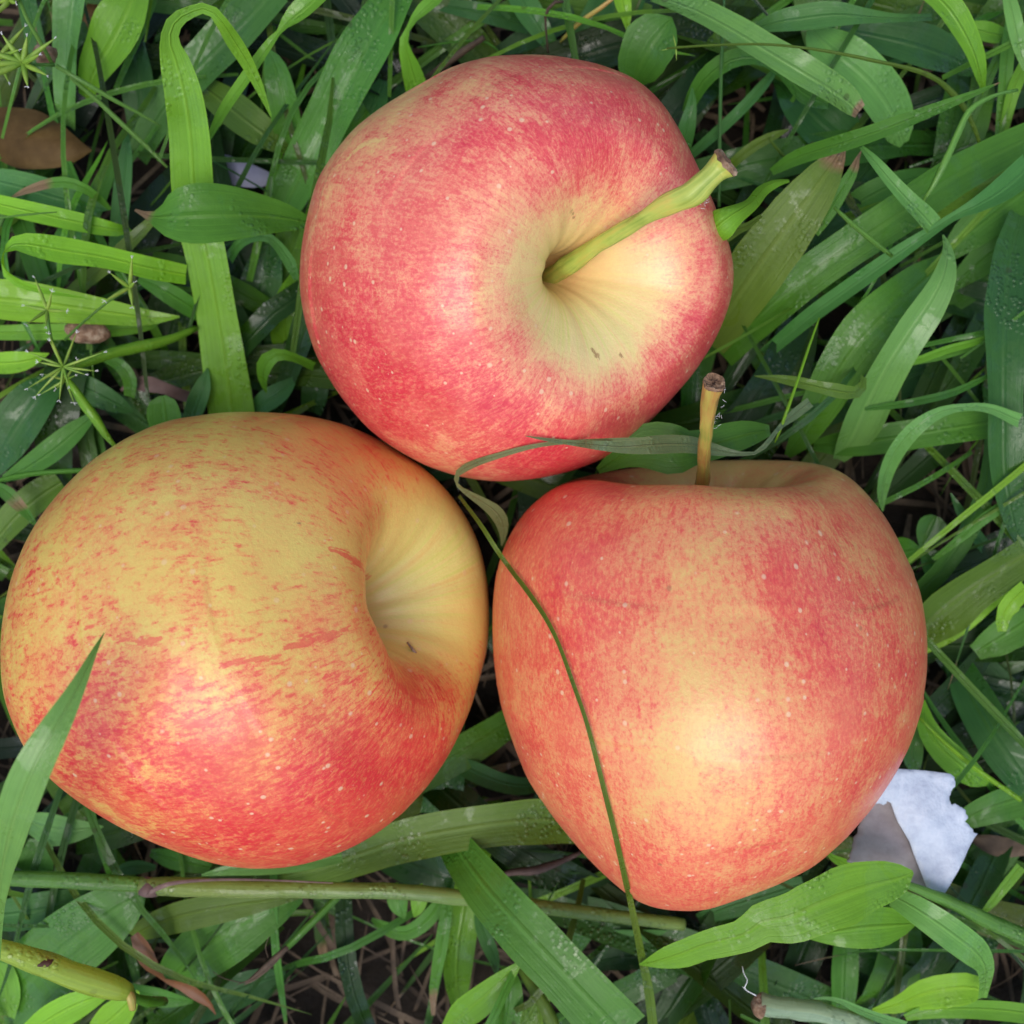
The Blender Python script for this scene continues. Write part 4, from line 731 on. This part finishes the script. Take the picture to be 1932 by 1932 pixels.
# rusty curl, dry leaf, petals
B('rusty brown dry leaf strip twisted at the bottom left', T02, 's', '770,1465,3.2,60;820,1540,3.2,110,10;870,1640,3.0,120,25;930,1710,2.9,80,50;1030,1755,2.8,60,20;1130,1810,2.8,80;1205,1870,2.8,50,30;1232,1925,2.8,5', name='dry_leaf', cat='dry leaf', group=None, m=M_RUST, wave=.15)
B('large smooth brown fallen leaf at the left edge near the top', T00, 's', '-200,700,1.9,120;-60,720,2.2,270;100,765,2.5,350;250,805,2.6,300;380,838,2.6,200;470,852,2.5,90;525,858,2.4,5', name='fallen_leaf', cat='fallen leaf', group=None, m=M_BROWN, arch=.35, fold=0, tw=4, nc=12)
B('pale lavender petal on the soil beside the tall bright blade', T00, 's', '1120,890,1.2,60;1230,930,1.4,130;1350,980,1.5,150;1480,1010,1.4,110;1600,1020,1.2,20', name='fallen_petal', cat='petal', group=None, m=M_LAV, arch=.2, fold=0, nc=10)
B('withered purple-brown leaf above the yellow apple', T01, 's', '690,295,1.8,10;750,262,2.0,50;850,255,2.1,84,20;960,290,2.0,76;1050,320,1.8,80,30;1150,345,1.6,40', name='withered_leaf', cat='dry leaf', group=None, m=M_PURP, wave=.2)
B('brown leaf shred behind the broad bright leaf at the top left edge', T00, 's', '560,-60,1.6,120;530,60,1.6,140;500,160,1.5,100;480,240,1.3,20', name='fallen_leaf', cat='fallen leaf', group=None, m=M_BROWN, wave=.15)
B('brown dry husk among shadows at the lower right edge', T22, 's', '1680,920,1.6,40;1780,950,1.7,120;1880,970,1.7,130;1990,960,1.6,90', name='dry_husk', cat='husk', group=None, m=M_DRYB, wave=.3)
# -- left middle
B('bright leaf at the left edge under the star-shaped seed head', T01, 'y', '-80,140,2.8,100;50,140,2.9,130;160,125,2.9,100;280,85,2.8,6')
B('broad dark leaf at the left edge pointing up to the star-shaped seed head', T01, 'd', '-60,760,2.0,110;30,610,2.3,220;120,460,2.5,260;230,320,2.5,220;330,230,2.3,90;380,180,2.2,10', m=M_WET)
B('green blade at the left rising behind the broad dark leaf', T01, 'm', '20,800,2.1,40;150,740,2.3,110;300,640,2.5,140;430,530,2.5,120;540,430,2.4,40')
B('round-tipped small leaf above the top of the yellow apple', T01, 'm', '950,570,2.3,150;945,480,2.6,200;938,400,2.8,190;930,345,2.9,130;926,325,2.9,40', fold=.15, tw=4)
B('slim dim blade beside the foot of the tall bright blade', T01, 'u', '1080,500,1.6,80;1120,380,1.9,110;1160,270,2.0,90;1185,170,2.0,10')
B('curled green leaf in the shade between the pink-red and yellow apples', T01, 'b', '1520,310,2.2,8;1500,230,2.5,56;1515,140,2.8,90,20;1580,90,2.9,70,20;1680,110,2.7,50;1790,160,2.3,50')
B('grey leaf in the shade left of the gap between the pink-red and yellow apples', T01, 'u', '1440,420,1.4,80;1520,360,1.6,130;1610,300,1.6,110;1690,220,1.5,20')
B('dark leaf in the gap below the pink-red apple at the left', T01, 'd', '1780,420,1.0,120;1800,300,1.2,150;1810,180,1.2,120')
B('narrow leaf at the left edge below the level stalk', T01, 'm', '-40,830,2.6,40;40,880,2.6,80,0,.2;110,950,2.5,70,0,.6;170,1020,2.3,40;230,1095,2.1,6')
B('dark olive leaf at the left edge of the yellow apple', T01, 'o', '-60,1200,1.6,120;60,1050,1.8,180;200,920,1.9,190;350,820,1.8,150')
B('shaded leaf under the star-shaped seed head', T01, 'd', '250,180,1.8,60;380,240,2.0,130;520,300,2.0,150;660,370,1.8,110;760,420,1.6,20')
B('wet curved blade left of the small round-tipped leaf', T01, 'm', '580,110,2.3,30;680,150,2.4,70;740,230,2.3,80;740,330,2.0,60', m=M_WET)
stem('stalk from the star-shaped seed head down to the yellow apple', T01, 'b', '385,235,4.3,30;430,300,4.2,46;500,400,4.1,58;560,480,4.0,50;620,570,3.9,34;685,645,3.8,24', m=M_WET)
stem('thin level stalk at the left edge touching the yellow apple', T01, 'm', '-40,815,3.4,24;120,780,3.6,30;300,760,3.7,30;560,750,3.6,26')
stem('dry-ended stalk frayed into hairs at the bottom left', T02, 'm', '1960,1225,2.9,34;1860,1320,3.0,42;1740,1440,3.1,42;1640,1540,3.1,34')
V_ = []
fr = empty('frayed_straw', px(*tile_xy(T02, 1500, 1660), 3.1)); tag(fr, 'frayed straw tuft at the end of the stalk at the bottom left', 'straw')
for a in ['1650,1530,3.1,30;1560,1610,3.2,34;1480,1680,3.2,26;1400,1745,3.2,8', '1640,1545,3.1,20;1540,1650,3.1,26;1450,1725,3.2,14;1390,1755,3.2,4', '1640,1540,3.1,14;1520,1640,3.2,16;1430,1720,3.3,8;1350,1755,3.4,4', '1390,1745,3.3,5;1320,1730,3.5,5;1260,1710,3.6,4;1215,1680,3.7,3', '1530,1600,3.2,4;1515,1540,3.3,4;1535,1480,3.4,3']:
    V, Fc, uv, dr = tube_geo(parse(T02, a), nc=6, step=12); o = mesh_obj('strand', V, Fc, M_DRYB); settle(fr, o)
# clover
def clover(label, tile, x, y, z, s, rot):
    u, v = tile_xy(tile, x, y); c = Vector(px(u, v, z)); root = empty('clover', c); tag(root, label, 'clover', 'small broad leaves')
    for k in range(3):
        a = rot + k * 2.1; d = Vector((math.cos(a), math.sin(a), .15)); n = Vector((-d.y, d.x, 0))
        pts = [(*(c + d * (s * t)), s * w, 0, 0) for t, w in ((.02, .1), (.3, .6), (.6, .85), (.85, .75), (1.0, .3))]
        V, Fc, uv, dr = ribbon_geo(pts, rngB, fold=.35, nseg=10, nc=6, twist_rand=10); o = mesh_obj('leaflet', V, Fc, M_LEAF); finish(o, uv, dr, 'm', rngB); settle(root, o)
    V, Fc, uv, dr = tube_geo([(*c, .05, 0, 0), (*(c + Vector((.1, -.5, -.6))), .05, 0, 0), (*(c + Vector((.15, -.9, -1.5))), .05, 0, 0)], nc=6); o = mesh_obj('stalk', V, Fc, M_LEAF); finish(o, uv, dr, 'm', rngB); settle(root, o)
clover('small dim clover right of the peach apple', T21, 1390, 1200, 1.6, .75, 1.2)
# ------------------------------------------------------------------ seed heads
def seed_head(label, tile, x, y, z, n, ln, w, seed, stalk_s=None, spread=1.0, a0=0.0, tips=True):
    rr = random.Random(seed); u, v = tile_xy(tile, x, y); c = Vector(px(u, v, z)); root = empty('seed_head', c)
    tag(root, label, 'seed head', 'yellow-green seed heads')
    for k in range(n):
        a = a0 + k * 2 * math.pi / n * spread + rr.uniform(-.25, .25); el = rr.uniform(-.2, 1.0); L = ln * .8 * rr.uniform(.6, 1.25)
        d = Vector((math.cos(a) * math.cos(el), math.sin(a) * math.cos(el), math.sin(el)))
        pts = [(*(c + d * (L * t)), w * .62 * q, 0, 0) for t, q in ((0, .45), (.2, 1.0), (.5, .95), (.8, .5), (1.0, .12))]
        V, Fc, uv, dr = tube_geo(pts, nc=7, step=24, rough=.3); o = mesh_obj('spikelet', V, Fc, M_SEED); settle(root, o)
        if tips:
            V, Fc = [], []
            for q in range(3):
                e = c + d * L; f = (d + Vector((rr.gauss(0, .5), rr.gauss(0, .5), rr.gauss(0, .3)))).normalized()
                v_, f_, _, _ = tube_geo([(*e, .012, 0, 0), (*(e + f * .035), .010, 0, 0), (*(e + f * .06), .012, 0, 0)], nc=4, step=30)
                b = len(V); V += v_; Fc += [tuple(i + b for i in g) for g in f_]
            o2 = mesh_obj('stigma', V, Fc, M_FIBRE); o2.parent = o
    if stalk_s:
        V, Fc, uv, dr = tube_geo(parse(tile, stalk_s), nc=8); o = mesh_obj('stalk', V, Fc, M_LEAF); finish(o, uv, dr, 's', rngB); settle(root, o)
seed_head('seed head with pale spikelets at the left edge near the top', T00, 130, 360, 4.6, 9, .95, .17, 1, '60,380,4.2,16;140,370,4.5,18;310,370,4.2,22')
seed_head('seed head partly cut by the left edge of the picture', T00, -10, 330, 4.5, 7, .8, .15, 12, None)
seed_head('seed head at the very top left corner', T00, 60, 0, 4.8, 7, .7, .14, 13, None)
seed_head('small five-pointed seed head above the broad yellow-green blade', T00, 740, 1640, 4.4, 5, .62, .12, 2, '720,1655,4.3,14;620,1720,4.1,14;520,1800,4.0,14;430,1880,3.8,16;370,1940,3.6,16')
seed_head('seed head lying on the broad yellow-green blade at the left edge', T00, 270, 1770, 4.2, 6, .75, .10, 3, '272,1790,4.1,18;278,1860,3.9,20;290,1940,3.7,22')
seed_head('star-shaped green seed head between the left edge and the yellow apple', T01, 360, 160, 4.5, 12, .85, .08, 4, None)
seed_head('lower star-shaped seed head hanging under the first star', T01, 375, 235, 4.2, 7, .6, .07, 6, None)
seed_head('tiny pale flower at the top of the toothed leaf', T10, 1925, 268, 5.0, 4, .35, .04, 9, None, tips=False)
blob('soil_crumb', px(*tile_xy(T00, 500, 1890), 2.9), .42, .26, .2, M_CUT, 7, None)
tag(bpy.data.objects['soil_crumb'], 'grey-brown woody crumb below the small five-pointed seed head', 'crumb')
blob('soil_crumb', px(*tile_xy(T00, 255, 310), 3.9), .22, .20, .2, M_CUT, 9, None)
tag(bpy.data.objects['soil_crumb.001'], 'dark woody crumb caught beside the pale seed head at the top left', 'crumb')

# ------------------------------------------------------------------ torn white paper
def poly_sheet(name, poly, zf, m, root, thick=.02, rag=.02, seed=1, step=.12):
    P = [px(*tile_xy(T22, x, y), zf(x, y)) for x, y, *_ in poly]; R = [p[2] if len(p) > 2 else 0 for p in poly]
    rr = random.Random(seed); ring = []
    for i in range(len(P)):
        a, b = P[i], P[(i + 1) % len(P)]; n = max(1, int((b - a).length / step if not R[i] else (b - a).length / .05))
        for k in range(n):
            p = a.lerp(b, k / n)
            if R[i] and k: p = p + Vector((rr.gauss(0, rag), rr.gauss(0, rag), 0))
            ring.append(p)
    import mathutils
    pts2 = [Vector((p.x, p.y)) for p in ring]; nb = len(pts2)
    xs = [p.x for p in pts2]; ys = [p.y for p in pts2]
    def ins(q):
        c = False; j = nb - 1
        for i in range(nb):
            if (pts2[i].y > q.y) != (pts2[j].y > q.y) and q.x < (pts2[j].x - pts2[i].x) * (q.y - pts2[i].y) / (pts2[j].y - pts2[i].y) + pts2[i].x: c = not c
            j = i
        return c
    x = min(xs)
    while x < max(xs):
        y = min(ys)
        while y < max(ys):
            q = Vector((x + rr.uniform(-.02, .02), y + rr.uniform(-.02, .02)))
            if ins(q) and min((q - p).length for p in pts2) > .05: pts2.append(q)
            y += step
        x += step
    r = mathutils.geometry.delaunay_2d_cdt(pts2, [], [list(range(nb))], 1, 1e-5)
    def zz(p):
        # plane-ish height via nearest outline heights
        ws = [(1 / ((p - Vector((q.x, q.y))).length_squared + .02), q.z) for q in P]
        return sum(w * z for w, z in ws) / sum(w for w, z in ws)
    top = [Vector((p.x, p.y, zz(p) + .09 * noise.noise(Vector((p.x * 1.3, p.y * 1.3, seed))) + .07 * (.5 - abs(noise.noise(Vector((p.x * .9 + p.y * .7, p.y * .5, seed + 4))) * 2)) + .012 * noise.noise(Vector((p.x * 7, p.y * 7, seed))))) for p in r[0]]
    n = len(top); V = top + [p - Vector((0, 0, thick)) for p in top]
    F = [tuple(f) for f in r[2]]; FF = F + [tuple(i + n for i in f[::-1]) for f in F]
    from collections import Counter
    E = Counter(); 
    for f in F:
        for i in range(len(f)): E[(f[i], f[(i + 1) % len(f)])] += 1
    for (a, b) in list(E):
        if (b, a) not in E: FF.append((b, a, a + n, b + n))
    o = mesh_obj(name, V, FF, m); 
    if root: settle(root, o)
    return o
pap = empty('paper_scrap', px(*tile_xy(T22, 1350, 900), 3.6)); tag(pap, 'torn scrap of white paper folded over beside the peach apple', 'paper scrap')
poly_sheet('white_sheet', [(1175, 512), (1560, 552, 1), (1590, 600, 1), (1552, 700, 1), (1640, 755, 1), (1665, 850, 1), (1712, 890), (1505, 1247), (1430, 1215), (1380, 1080), (1330, 940), (1265, 830), (1225, 722, 1), (1105, 725), (1150, 640)], lambda x, y: 4.6 - (x - 1150) * .0006, M_PAPER, pap, seed=2)
poly_sheet('grey_flap', [(1060, 700), (1300, 700), (1360, 900), (1420, 1080), (1450, 1225), (1300, 1160), (1100, 1090), (965, 1050, 1), (1000, 960, 1), (1035, 880, 1), (1055, 790, 1)], lambda x, y: 4.30 - (y - 700) * .0003, M_PAPER2, pap, seed=5)
